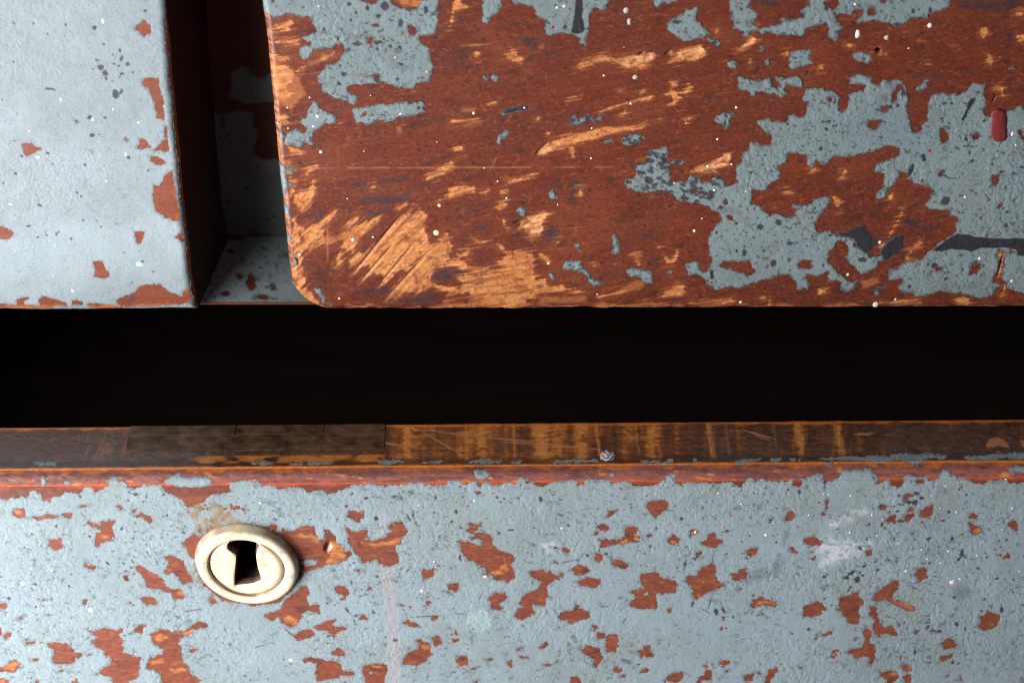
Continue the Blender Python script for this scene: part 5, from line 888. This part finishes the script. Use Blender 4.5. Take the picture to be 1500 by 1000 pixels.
def profile(step_top, step_bead, step_face):
    """list of (y, z, tag) going from the inner back edge over the top and down the front"""
    P = []
    for z in (-0.112, -0.07, ZT - 0.006, ZT - 0.0008):
        P.append((YB, z))
    for k in range(1, 5):
        a = math.pi / 2 * k / 4
        P.append((YB - 0.0006 * (1 - math.cos(a)), ZT - 0.0006 + 0.0006 * math.sin(a)))
    for y in np.arange(YB - 0.0008, YT + 0.0002, -step_top):
        P.append((y, ZT))
    P.append((YT + 0.0001, ZT)); P.append((YT, ZT - 0.0001)); P.append((YT - 0.00005, ZT - 0.0004))
    n = int(RB * 1.57 / step_bead)
    cz = ZT - 0.0004 - RB
    for k in range(1, n + 1):
        a = math.pi / 2 * k / n
        P.append((YT - RB * math.sin(a) , cz + RB * math.cos(a)))
    P.append((YT - RB, cz - 0.0002)); P.append((YT - RB + 0.0002, cz - 0.00035))
    P.append((YF, cz - 0.0005))
    for z in np.arange(cz - 0.0005 - step_face, -0.112, -step_face):
        P.append((YF, z))
    P.append((YF, -0.112))
    return np.array(P), cz

xd0 = hit(-8, 1005, 1, YF)[0]; xd1 = hit(1508, 1005, 1, YF)[0]
Pr, CZ = profile(G * 1.1, G * 0.9, G * 1.9)
xs_d = axis_grid(-0.200, 0.200, xd0, xd1, G * 1.25)
POS = np.stack([np.broadcast_to(xs_d[None, :], (len(Pr), len(xs_d))), np.broadcast_to(Pr[:, :1], (len(Pr), len(xs_d))), np.broadcast_to(Pr[:, 1:], (len(Pr), len(xs_d)))], -1)
NR = normals(POS, [0, -0.7, 0.7])
ny = NR.copy()
LY, LZ = POS[..., 1].copy(), POS[..., 2].copy()
POS = rot(POS); NR = ny @ RZ.T
U, V = project(POS)
is_top = (LZ > ZT - 0.0007) & (LY > YT - 0.00001)
is_face = LZ < CZ - 0.0003
is_in = (LY > YB - 0.0001) & (LZ < ZT - 0.0007)
is_bead = ~is_top & ~is_face & ~is_in
# face wood
c = np.broadcast_to(srgb(126, 66, 48), U.shape + (3,)).astype(np.float32) * (1 + 0.16 * fbm(U / 40, V / 6, 301, 3) + 0.10 * fbm(U / 8, V / 5, 302, 2))[..., None]
rawd = field(U, V, D_RAW, 8) + 3.2 * fbm(U / 8, V / 3.0, 303, 3)
mr_ = sstep(-1.0, 2.4, rawd) * (0.6 + 0.5 * fbm(U / 7, V / 2.6, 304, 2))
c = mixc(c, srgb(86, 46, 40), sstep(0.15, 0.6, fbm(U / 22, V / 10, 305, 4)) * 0.65)
c = mixc(c, srgb(160, 100, 74), sstep(0.25, 0.6, fbm(U / 11, V / 3.4, 3051, 3)) * 0.4)
c = mixc(c, srgb(92, 70, 66), sstep(0.45, 0.65, fbm(U / 4.4, V / 4, 3052, 2)) * 0.5)
c = mixc(c, C_RAW, np.clip(mr_, 0, 1))
# rusty halo round the escutcheon
rust = field(U, V, D_RUST, 8)
c = mixc(c, srgb(120, 84, 50), sstep(-3, 3, rust) * 0.8)
# bead
fr = np.clip(((YT - LY) / RB), 0, 1.2)                       # 0 at its back, 1 at the front
zz = np.clip((ZT - LZ) / (RB + 0.0009), 0, 1)
bc = np.broadcast_to(srgb(140, 84, 74), c.shape).astype(np.float32) * (1 + 0.14 * fbm(U / 40, V / 3, 306, 3))[..., None]
bc = mixc(bc, srgb(84, 52, 56), 0.6 * sstep(-0.1, 0.5, fbm(U / 30, V / 5, 307, 3)))
amb = 0.35 * fbm(U / 60, V / 4, 308, 3)
bc = mixc(bc, srgb(208, 116, 44), np.clip(sstep(0.20, 0.06, zz + 0.10 * fbm(U / 14, V / 9, 309, 2)), 0, 1) * 0.9)
bc = mixc(bc, srgb(196, 84, 34), np.clip(sstep(0.70, 0.86, zz + 0.10 * fbm(U / 22, V / 9, 310, 2)), 0, 1) * 0.85)
bc = mixc(bc, srgb(206, 128, 70), np.clip(sstep(0.42, 0.6, fbm(U / 16, V / 5, 311, 3)), 0, 1) * 0.8)
c = np.where((is_bead)[..., None], bc, c)
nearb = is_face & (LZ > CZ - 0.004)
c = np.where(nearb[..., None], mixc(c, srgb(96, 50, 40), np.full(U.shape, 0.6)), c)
lowb = is_face & (LZ > CZ - 0.0010)
c = np.where(lowb[..., None], mixc(c, srgb(186, 84, 38), np.clip(0.4 + fbm(U / 30, V / 3, 312, 2), 0, 1) * 0.7), c)
# top edge
t = (YB - LY) / (YB - YT)                                     # 0 back, 1 front
tp = np.broadcast_to(srgb(80, 55, 43), c.shape).astype(np.float32) * (1 + 0.35 * fbm(U / 14, V / 9, 320, 3))[..., None]
band = 0.8 * fbm(U / 17 + V / 130, V / 90, 321, 3) + 0.35 * fbm(U / 5, V / 30, 322, 2) + 0.45 * fbm(U / 40, V / 3.0, 323, 3) + 0.3 * fbm(U / 60, V / 22, 3231, 3)
win = sstep(560, 575, U) * (1.0 - 0.55 * sstep(900, 1230, U) - 0.35 * sstep(1230, 1290, U))
wide = np.zeros(U.shape, np.float32)
for x_, w_, k_ in [(597, 9, .8), (705, 5, .5), (790, 10, 1.0), (800, 18, .5), (852, 7, .9), (960, 12, .6), (993, 12, .7), (1085, 10, .4), (1172, 10, .8), (1228, 10, 1.0)]:
    ce = x_ + (V - 640) * (0.02 if x_ < 1000 else 0.16)
    wide += k_ * np.exp(-((U - ce) / w_) ** 2)
thin = np.zeros(U.shape, np.float32)
for x_, k_ in [(683, .8), (705, .4), (753, .9), (741, .5), (875, 1.0), (933, .8), (963, .5), (1039, 1.0), (1043, .6), (1065, .3), (1135, .3)]:
    ce = x_ + (V - 640) * (0.03 if x_ < 870 else 0.14)
    thin += k_ * np.exp(-((U - ce) / 2.0) ** 2) * sstep(-0.5, 0.3, fbm(U / 9, V / 9, 324, 2) + 0.3)
am = sstep(0.10, 0.85, win * 0.45 + 0.55 * band * (win > 0.02) + 0.40 * wide)  
tp = mixc(tp, srgb(164, 98, 46), np.clip(am, 0, 1) * 0.85)
tp = mixc(tp, srgb(220, 148, 74), np.clip(sstep(0.5, 1.1, am * 0.8 + 0.4 * wide + 0.3 * fbm(U / 8, V / 3, 325, 2)), 0, 1) * 0.7)
tp = mixc(tp, srgb(206, 136, 72), np.clip(thin, 0, 1) * 0.85)
tp = mixc(tp, srgb(120, 84, 64), 0.55 * sstep(0.34, 0.58, fbm(U / 3.6, V / 2.8, 3201, 2)))
tp = mixc(tp, srgb(26, 20, 18), 0.6 * sstep(0.25, 0.6, fbm(U / 9, V / 4, 3202, 3)))
tp = mixc(tp, srgb(120, 62, 44), 0.5 * sstep(0.2, 0.6, fbm(U / 30, V / 9, 3203, 3)) * sstep(200, 190, U))
# scraped left end
tp = mixc(tp, srgb(132, 76, 52), sstep(195, 185, U) * sstep(100, 130, U) * sstep(0.05, 0.45, fbm((U + V * .4) / 4.0, V / 22, 326, 2)) * 0.8)
tp = mixc(tp, srgb(78, 48, 38), sstep(200, 150, U) * sstep(-0.2, 0.5, fbm(U / 40, V / 10, 327, 3)) * 0.7)
# scratches
for x0, y0, x1, y1 in [(620, 633, 682, 669), (612, 629, 880, 658), (735, 647, 860, 656), (1088, 628, 1128, 645), (1100, 632, 1135, 643), (1250, 636, 1282, 634), (545, 645, 590, 653)]:
    tp = mixc(tp, srgb(176, 126, 96), 0.75 * sstep(-1.0, 0.4, lines(U, V, [(x0, y0, x1, y1, 0.9)])))
chip = field(U, V, parse('''1000 560 3 | 1330,275 1350,245 1390,240 1430,265 1435,285 1380,278 1340,290 ; 1480,250 1520,260 1520,290 1490,280 ; 1375,295 1410,315 1400,320 ; 770,222 830,228 825,234 765,230'''), 6) + fbm(U / 5, V / 4, 328, 2)
tp = mixc(tp, srgb(186, 120, 74), sstep(-0.3, 0.8, chip) * 0.85)
tp = mixc(tp, srgb(126, 34, 36), sstep(0, 1.5, blobs(U, V, [(909, 674, 6, 4)], 5)) * 0.9)
# worn amber arrises, back and front
gapw = 1 - sstep(190, 197, U) * sstep(566, 562, U)
tp = mixc(tp, srgb(204, 116, 44), np.clip(sstep(0.11, 0.035, t + 0.05 * fbm(U / 18, V / 9, 329, 3)) * gapw, 0, 1) * 0.9)
frontdark = sstep(0.78, 0.86, t + 0.06 * fbm(U / 14, V / 6, 330, 2))
tp = mixc(tp, srgb(52, 38, 32), np.clip(frontdark, 0, 1) * 0.8)
under = sstep(0.70, 0.76, t) * sstep(0.93, 0.87, t) * sstep(270, 300, U) * sstep(566, 556, U) * sstep(-0.2, 0.35, fbm(U / 20, V / 8, 331, 2) + 0.3 * sstep(330, 520, U))
tp = mixc(tp, srgb(198, 124, 52), np.clip(under, 0, 1) * 0.85)
tp = mixc(tp, srgb(212, 118, 42), np.clip(sstep(0.955, 0.985, t + 0.02 * fbm(U / 16, V / 8, 332, 3)), 0, 1) * 0.85)
c = np.where((is_top & ~is_in)[..., None], tp, c)
c = np.where(is_in[..., None], np.broadcast_to(srgb(58, 34, 24), c.shape), c)
dep = 0.00012 * np.clip(mr_, 0, 1) * is_face + 0.00005 * fbm(U / 30, V / 20, 333, 2) + 0.00010 * am * is_top + 0.00004 * fbm(U / 7, V / 4, 334, 2)
# knot hole and splintered spot right of the escutcheon
kn = blobs(U, V, [(480, 800, 5, 8, 20)], 6)
dep = dep + 0.0009 * sstep(-0.5, 3, kn + 2.2 * fbm(U / 5, V / 5, 336, 2))
WOOD = POS - NR * dep[..., None]
ro = np.where(is_top, 0.30 + 0.12 * fbm(U / 10, V / 6, 335, 2), np.where(is_bead, 0.36, 0.45))
FN = RZ @ np.array([0, -1.0, 0]); FX = RZ @ EX
P0 = rot(np.array([[0.0, YF, -0.06]]))[0]
def face_point(u, v, h):
    r = ray(u, v)
    tt = ((P0 + FN * h - CAM) @ FN) / (r @ FN)
    return CAM + r * tt
E_H = 0.00185
kc = np.array([face_point(u, v, E_H) for u, v in KEYHOLE])
ku, kv = project(kc - FN * E_H)                              # the cut behind the escutcheon's own keyhole
kq = np.stack([ku, kv], 1); kq = (kq - kq.mean(0)) * 1.12 + kq.mean(0)
kph = np.full(U.shape, 30.0, np.float32)
w_ = window(U, V, kq.min(0), kq.max(0), 25)
kph[w_] = np.where(is_face[w_], -poly_sd(U[w_], V[w_], kq), 30)
sk = np.broadcast_to(-FN * 0.012, POS.shape)
sheet('front_board', WOOD, rgba(c, np.clip(ro, 0.2, 0.8)), M_TOP, dd, kph, sk, skirt_col=np.append(srgb(40, 24, 18), 0.8))

# --- paint on its front, bead and top arris
Pr, CZ = profile(G * 1.1, G * 0.9, G * 1.15)
first = int(np.where((Pr[:, 0] < YT + 0.0052) & (Pr[:, 1] > ZT - 0.0005))[0][0])
Pr = Pr[first:]
xs_d = axis_grid(-0.200, 0.200, xd0, xd1, G)
POS = np.stack([np.broadcast_to(xs_d[None, :], (len(Pr), len(xs_d))), np.broadcast_to(Pr[:, :1], (len(Pr), len(xs_d))), np.broadcast_to(Pr[:, 1:], (len(Pr), len(xs_d)))], -1)
NR = normals(POS, [0, -0.7, 0.7]) @ RZ.T
LY, LZ = POS[..., 1].copy(), POS[..., 2].copy()
POS = rot(POS)
U, V = project(POS)
solid = np.full(U.shape, 14.0, np.float32)
rows = V.min(1) < 745
sd = poly_sd(U[rows], V[rows], D_FILM[0])
solid[rows] = np.minimum(sd, 14)
isl = field(U, V, D_ISLANDS + D_SCRAPS + D_TOPPAINT, 10)
holes = list(D_HOLES)
phi = paint_phi(U, V, solid, holes, 121, 1.5, 1.6)
phi = np.maximum(phi, isl + np.where(V < 690, 3.4, 1.8) * fbm(U / 4.2, V / 3.0, 122, 3))
rs = field(U, V, D_RUST, 10)
phi = np.where(rs > -1, np.maximum(phi, 3.5 * fbm(U / 6, V / 5, 123, 3) + 0.3), phi)
rc = blobs(U, V, scatter(31, 80, -20, 1520, 735, 1010, 0.7, 2.2, 2.8), 8) + 1.0 * fbm(U / 3.5, V / 3.5, 124, 2)
phi = np.minimum(phi, -rc)
cr = lines(U, V, D_CRACKS) + 0.5 * fbm(U / 4, V / 4, 125, 2)
offf = (V > 1015) | (U < -15) | (U > 1515)
phi = np.where(offf, np.minimum(phi, 10 * (0.42 - fbm(U / 26, V / 22, 126, 3))), phi)
pits_d = D_PITS + scatter(33, 160, -20, 1520, 705, 1010, 0.6, 1.7) + scatter(34, 90, 1180, 1520, 700, 900, 0.6, 2.0) + scatter(35, 70, 0, 320, 720, 860, 0.6, 1.9) + scatter(36, 30, 480, 600, 820, 920, 0.7, 2.0)
chalk_glint = field(U, V, D_CHALK_GLINT, 16)
drip = field(U, V, D_DRIP, 10)
disc = blobs(U, V, [(701, 908, 21, 19)], 10)
def ext_d(c):
    c = mixc(c, srgb(140, 155, 165), 0.35 * sstep(-0.1, 0.5, fbm(U / 100, V / 60, 401, 2)))
    c = mixc(c, srgb(126, 132, 122), 0.35 * sstep(0.0, 0.7, fbm((U * .8 + V * .6) / 50, (V * .8 - U * .6) / 50, 402, 5) + 0.35 * sstep(780, 720, V) - 0.1))
    c = mixc(c, srgb(212, 212, 216), 0.6 * sstep(-9, 6, chalk_glint + 5.0 * fbm(U / 9, V / 6, 403, 3)) * np.clip(0.65 + fbm(U / 7, V / 4, 404, 2), 0, 1))
    c = mixc(c, srgb(160, 152, 156), 0.55 * sstep(-2, 3, drip + 1.5 * fbm(U / 8, V / 8, 405, 2)))
    c = mixc(c, srgb(162, 182, 178), 0.45 * sstep(0, 5, disc + 2.0 * fbm(U / 9, V / 9, 406, 2)))
    c = mixc(c, srgb(132, 104, 62), 0.8 * sstep(-4, 2, rs) * np.clip(0.6 + fbm(U / 6, V / 5, 407, 2), 0, 1))
    dk = blobs(U, V, [(1150, 786, 5, 12, 20), (1112, 840, 22, 9), (1137, 830, 8, 18, 15), (1092, 848, 10, 6), (1408, 866, 14, 12)], 8)
    c = mixc(c, srgb(96, 96, 108), 0.5 * sstep(-3, 4, dk + 3 * fbm(U / 7, V / 7, 408, 2)))
    return mixc(c, srgb(66, 58, 56), 0.8 * sstep(-0.3, 0.6, cr))
hgt_d, films = paint_film('paint_film', POS, NR, U, V, phi, pits_d, dd, 120, srgb(135, 149, 155), rim=0.3, extra=ext_d, split=True, dirt_shade=0.07, wrinkle=1.7, crackle=0.42, flecks=0.5)
sam_d = sampler(U, V, phi, hgt_d)
spatter(SPATTER_D, face_point, FX, EZ, FN, dd, sam_d, 500)

# --- lock let into the top edge
def top_local(u, v):
    """x, y on the drawer's top in its own unrotated frame"""
    p = hit(u, v, 2, ZT)
    return (p - PIV) @ RZ + PIV
def flat_plate(name, loops, z0, z1, mat, parent):
    import bmesh
    bm = bmesh.new()
    for lp in loops:
        vs_ = [bm.verts.new(Vector(rot(np.array([[x, y, z1]]))[0])) for x, y in lp]
        f = bm.faces.new(vs_)
        if f.normal.z < 0: f.normal_flip()
        r = bmesh.ops.extrude_face_region(bm, geom=[f])
        for e in r['geom']:
            if isinstance(e, bmesh.types.BMVert): e.co.z = z1
        for v_ in vs_: v_.co.z = z0
    bm.normal_update()
    bmesh.ops.bevel(bm, geom=[e for e in bm.edges if max(v.co.z for v in e.verts) > z1 - 1e-6 and min(v.co.z for v in e.verts) > z1 - 1e-6], offset=0.00012, segments=1, affect='EDGES')
    bmesh.ops.recalc_face_normals(bm, faces=list(bm.faces))
    me = bpy.data.meshes.new(name); bm.to_mesh(me); bm.free()
    me.materials.append(mat)
    return link(bpy.data.objects.new(name, me), parent)
pa = top_local(191, 624); pb = top_local(565, 620); pf = top_local(370, 659.5)[1]; pn = top_local(410, 637)[1]
xb0, xb1 = top_local(347, 630)[0], top_local(475, 630)[0]
yb_ = YB - 0.0002
lock = flat_plate('lock_plate', [[(pa[0], yb_), (xb0 - 0.0003, yb_), (xb0 - 0.0003, pn), (pa[0], pn)],
                                 [(xb1 + 0.0003, yb_), (pb[0], yb_), (pb[0], pn), (xb1 + 0.0003, pn)],
                                 [(pa[0], pn), (pb[0], pn), (pb[0], pf), (pa[0], pf)]], ZT - 0.0006, ZT + 0.00022, M_LOCK, dd)
tag(lock, 'dark iron lock plate let into the top edge')
flat_plate('lock_bolt', [[(xb0, yb_), (xb1, yb_), (xb1, pn + 0.0002), (xb0, pn + 0.0002)]], ZT - 0.0006, ZT + 0.00018, M_LOCK, lock)

# --- lump of silver on the top edge
cb = hit(890, 668, 2, ZT)
rnd = random.Random(4)
import bmesh
bm = bmesh.new()
bmesh.ops.create_icosphere(bm, subdivisions=3, radius=1.0)
for v in bm.verts:
    k = 1 + 0.28 * math.sin(7 * v.co.x + 3 * v.co.y) * math.cos(6 * v.co.z + 5 * v.co.y) + rnd.uniform(-0.16, 0.16)
    v.co = Vector((cb[0] + v.co.x * k * 0.0017, cb[1] + v.co.y * k * 0.0016, ZT + 0.0002 + v.co.z * k * 0.00055))
me = bpy.data.meshes.new('silver_lump'); bm.to_mesh(me); bm.free(); me.materials.append(M_SILVER)
link(bpy.data.objects.new('silver_lump', me), dd)

# --- escutcheon
c0 = face_point(362.5, 823.0, 0.0)
mm = np.linalg.norm(c0 - CAM) / FPX
R0 = 72.5 * mm
def disc_pt(r, a, h):
    x, z = r * math.cos(a), r * math.sin(a)
    d1 = math.radians(-45)                                   # a touch long towards lower right, worn oval
    p = x * math.cos(d1) + z * math.sin(d1); q_ = -x * math.sin(d1) + z * math.cos(d1)
    p *= 1.045; q_ *= 0.955
    x, z = p * math.cos(d1) - q_ * math.sin(d1), p * math.sin(d1) + q_ * math.cos(d1)
    return c0 + FX * x + EZ * z + FN * h
SEG = 128
def ring_mesh(name, prof, mat, parent, colf, closed_center=False):
    co, cc = [], []
    for k, (r, h) in enumerate(prof):
        for j in range(SEG):
            a = 2 * math.pi * j / SEG
            co.append(disc_pt(r * R0, a, h)); cc.append(colf(r, a))
    q = [[k * SEG + j, (k + 1) * SEG + j, (k + 1) * SEG + (j + 1) % SEG, k * SEG + (j + 1) % SEG] for k in range(len(prof) - 1) for j in range(SEG)]
    return raw_mesh(name, np.array(co), q, mat, parent, np.array(cc, dtype=np.float32))
M_IVORY = tone_material('worn_cream_enamel', [(420, 0.00006, 0.2), (1800, 0.00002, 0)], spec=0.5, vary=0.07, vary_scale=500, coat=0.25)
def patina(m):
    nt = m.node_tree; N = nt.nodes; L = nt.links
    b = N['Principled BSDF']
    src = b.inputs['Base Color'].links[0].from_socket
    tc = N.new('ShaderNodeTexCoord')
    for sc, lo, hi, colr, seed in ((260, 0.52, 0.72, (*srgb(150, 104, 66), 1), 3.0), (900, 0.62, 0.70, (*srgb(96, 62, 44), 1), 9.0), (150, 0.62, 0.70, (*srgb(140, 152, 158), 1), 21.0)):
        mp = N.new('ShaderNodeMapping'); mp.inputs['Location'].default_value = (seed, seed * 1.7, seed * 0.3)
        L.new(tc.outputs['Object'], mp.inputs['Vector'])
        nz = N.new('ShaderNodeTexNoise'); nz.inputs['Scale'].default_value = sc; nz.inputs['Detail'].default_value = 6; nz.inputs['Roughness'].default_value = 0.65
        L.new(mp.outputs['Vector'], nz.inputs['Vector'])
        mr = N.new('ShaderNodeMapRange'); mr.inputs['From Min'].default_value = lo; mr.inputs['From Max'].default_value = hi; mr.inputs['To Max'].default_value = 0.75
        L.new(nz.outputs['Fac'], mr.inputs['Value'])
        mx = N.new('ShaderNodeMix'); mx.data_type = 'RGBA'
        L.new(mr.outputs['Result'], mx.inputs['Factor']); L.new(src, mx.inputs[6]); mx.inputs[7].default_value = [float(t) for t in colr]
        src = mx.outputs[2]
    L.new(src, b.inputs['Base Color'])
patina(M_IVORY)
iv = srgb(224, 211, 182)
def n1(x, y, s):
    return float(vnoise(np.array([x]), np.array([y]), s)[0])
def col_rim(r, a):
    x, z = r * math.cos(a), r * math.sin(a)
    c_ = iv * (1 + 0.10 * n1(x * 6, z * 6, 3))
    g = 0.0
    if r > 0.962: g = 0.25 + 0.6 * (r > 0.985) * max(0.0, min(1.0, 0.6 + n1(x * 5, z * 5, 13)))
    if r < 0.769: g = 0.8 * max(0.0, min(1.0, 0.55 + 0.8 * n1(x * 5, z * 5, 8) + (0.35 if x < 0.1 else -0.1)))
    c_ = c_ * (1 - g) + srgb(128, 84, 62) * g
    b_ = max(0.0, n1(x * 4 + 3, z * 4, 5) - 0.25) * (1.2 if (x < -0.2 and z > 0.1) else 0.35)
    b_ = min(b_ * 1.4, 0.85)
    c_ = c_ * (1 - b_) + srgb(128, 146, 154) * b_
    return np.append(c_, 0.30 + 0.1 * abs(n1(x * 9, z * 9, 6)))
esc = ring_mesh('escutcheon', [(1.035, -0.0001), (1.035, 0.0004), (1.02, 0.0009), (1.0, 0.0016), (0.985, 0.0020), (0.965, 0.00225), (0.93, 0.00245), (0.88, 0.00252), (0.83, 0.00246), (0.79, 0.00232), (0.768, 0.00218), (0.76, 0.0019), (0.745, 0.0016)], M_IVORY, dd, col_rim)
tag(esc, 'cream oval keyhole escutcheon')
# inner plate with its keyhole
lx = (kc - c0) @ FX; lz = (kc - c0) @ EZ
mx, mz = np.mean(lx), np.mean(lz) 
sel = [i for i in range(len(KEYHOLE)) if i != 16]
kx, kz = lx[sel], lz[sel]
cxk = face_point(240 + 548 / 4.547, 700 + 560 / 4.547, E_H)
ox_, oz_ = float((cxk - c0) @ FX), float((cxk - c0) @ EZ)
# resample the keyhole outline evenly, then bridge to the plate's rim by angle
pts = np.stack([kx, kz], 1); nxt = np.roll(pts, -1, 0)
kh = []
for a_, b_ in zip(pts, nxt):
    for s_ in range(6):
        kh.append(a_ + (b_ - a_) * s_ / 6)
kh = np.array(kh)
kh = (kh - kh.mean(0)) * np.array([1.25, 1.04]) + kh.mean(0)
kh[:, 1] -= 0.18 * (kh[:, 0] - kh[:, 0].mean()) * (kh[:, 1] < kh[:, 1].mean())
for _ in range(1):
    kh = 0.25 * np.roll(kh, 1, 0) + 0.5 * kh + 0.25 * np.roll(kh, -1, 0)
ang = np.arctan2(kh[:, 1] - oz_, kh[:, 0] - ox_)
NK = len(kh)
co, cc = [], []
def plate_col(x, z):
    rr_ = math.hypot(x, z) / R0
    c_ = srgb(228, 215, 186) * (1 + 0.06 * n1(x * 900, z * 900, 11))
    s_ = max(0.0, n1(x * 700 + 5, z * 700, 12) - 0.45) * 1.2
    c_ = c_ * (1 - s_) + srgb(170, 120, 70) * s_
    return np.append(c_, 0.32)
steps = [0.0, 0.06, 0.25, 0.5, 0.75, 0.93, 1.0]
for t_ in steps:
    for j in range(NK):
        # where the ray from the keyhole's middle meets the plate's rim
        dx, dz = math.cos(ang[j]), math.sin(ang[j])
        rr = 0.742 * R0
        bq = ox_ * dx + oz_ * dz
        tt = -bq + math.sqrt(max(bq * bq - (ox_ ** 2 + oz_ ** 2 - rr * rr), 0))
        ex_, ez_ = ox_ + dx * tt, oz_ + dz * tt
        aa = math.atan2(ez_, ex_)
        pr = disc_pt(rr, aa, 0)
        rx_, rz_ = float((pr - c0) @ FX), float((pr - c0) @ EZ)
        x = kh[j, 0] * (1 - t_) + rx_ * t_; z = kh[j, 1] * (1 - t_) + rz_ * t_
        h = E_H - 0.0001 + (0.00012 if 0.2 < t_ < 0.96 else 0.0) - (0.00035 if t_ == 1.0 else 0.0) - (0.00012 if t_ == 0 else 0)
        co.append(c0 + FX * x + EZ * z + FN * h)
        cl = plate_col(x, z)
        if t_ >= 0.93:
            cl = np.append(cl[:3] * 0.45 + srgb(150, 100, 66) * 0.55, 0.5)
        cc.append(cl)
q = [[k * NK + j, k * NK + (j + 1) % NK, (k + 1) * NK + (j + 1) % NK, (k + 1) * NK + j] for k in range(len(steps) - 1) for j in range(NK)]
n0 = len(co)
for t_, hh in ((0, E_H - 0.00022), (1, -0.0006)):
    for j in range(NK):
        co.append(c0 + FX * kh[j, 0] + EZ * kh[j, 1] + FN * hh)
        cc.append(np.append(srgb(150, 112, 96) if t_ == 0 else srgb(60, 40, 34), 0.6))  # walls darken inwards: the hole's shade is painted into them
q += [[n0 + j, n0 + (j + 1) % NK, n0 + NK + (j + 1) % NK, n0 + NK + j] for j in range(NK)]
raw_mesh('keyhole_plate', np.array(co), q, M_IVORY, esc, np.array(cc, dtype=np.float32))

# --- the rest of the drawer box
def yb(name, lo, hi):
    return box(name, lo, hi, M_INNER, dd)
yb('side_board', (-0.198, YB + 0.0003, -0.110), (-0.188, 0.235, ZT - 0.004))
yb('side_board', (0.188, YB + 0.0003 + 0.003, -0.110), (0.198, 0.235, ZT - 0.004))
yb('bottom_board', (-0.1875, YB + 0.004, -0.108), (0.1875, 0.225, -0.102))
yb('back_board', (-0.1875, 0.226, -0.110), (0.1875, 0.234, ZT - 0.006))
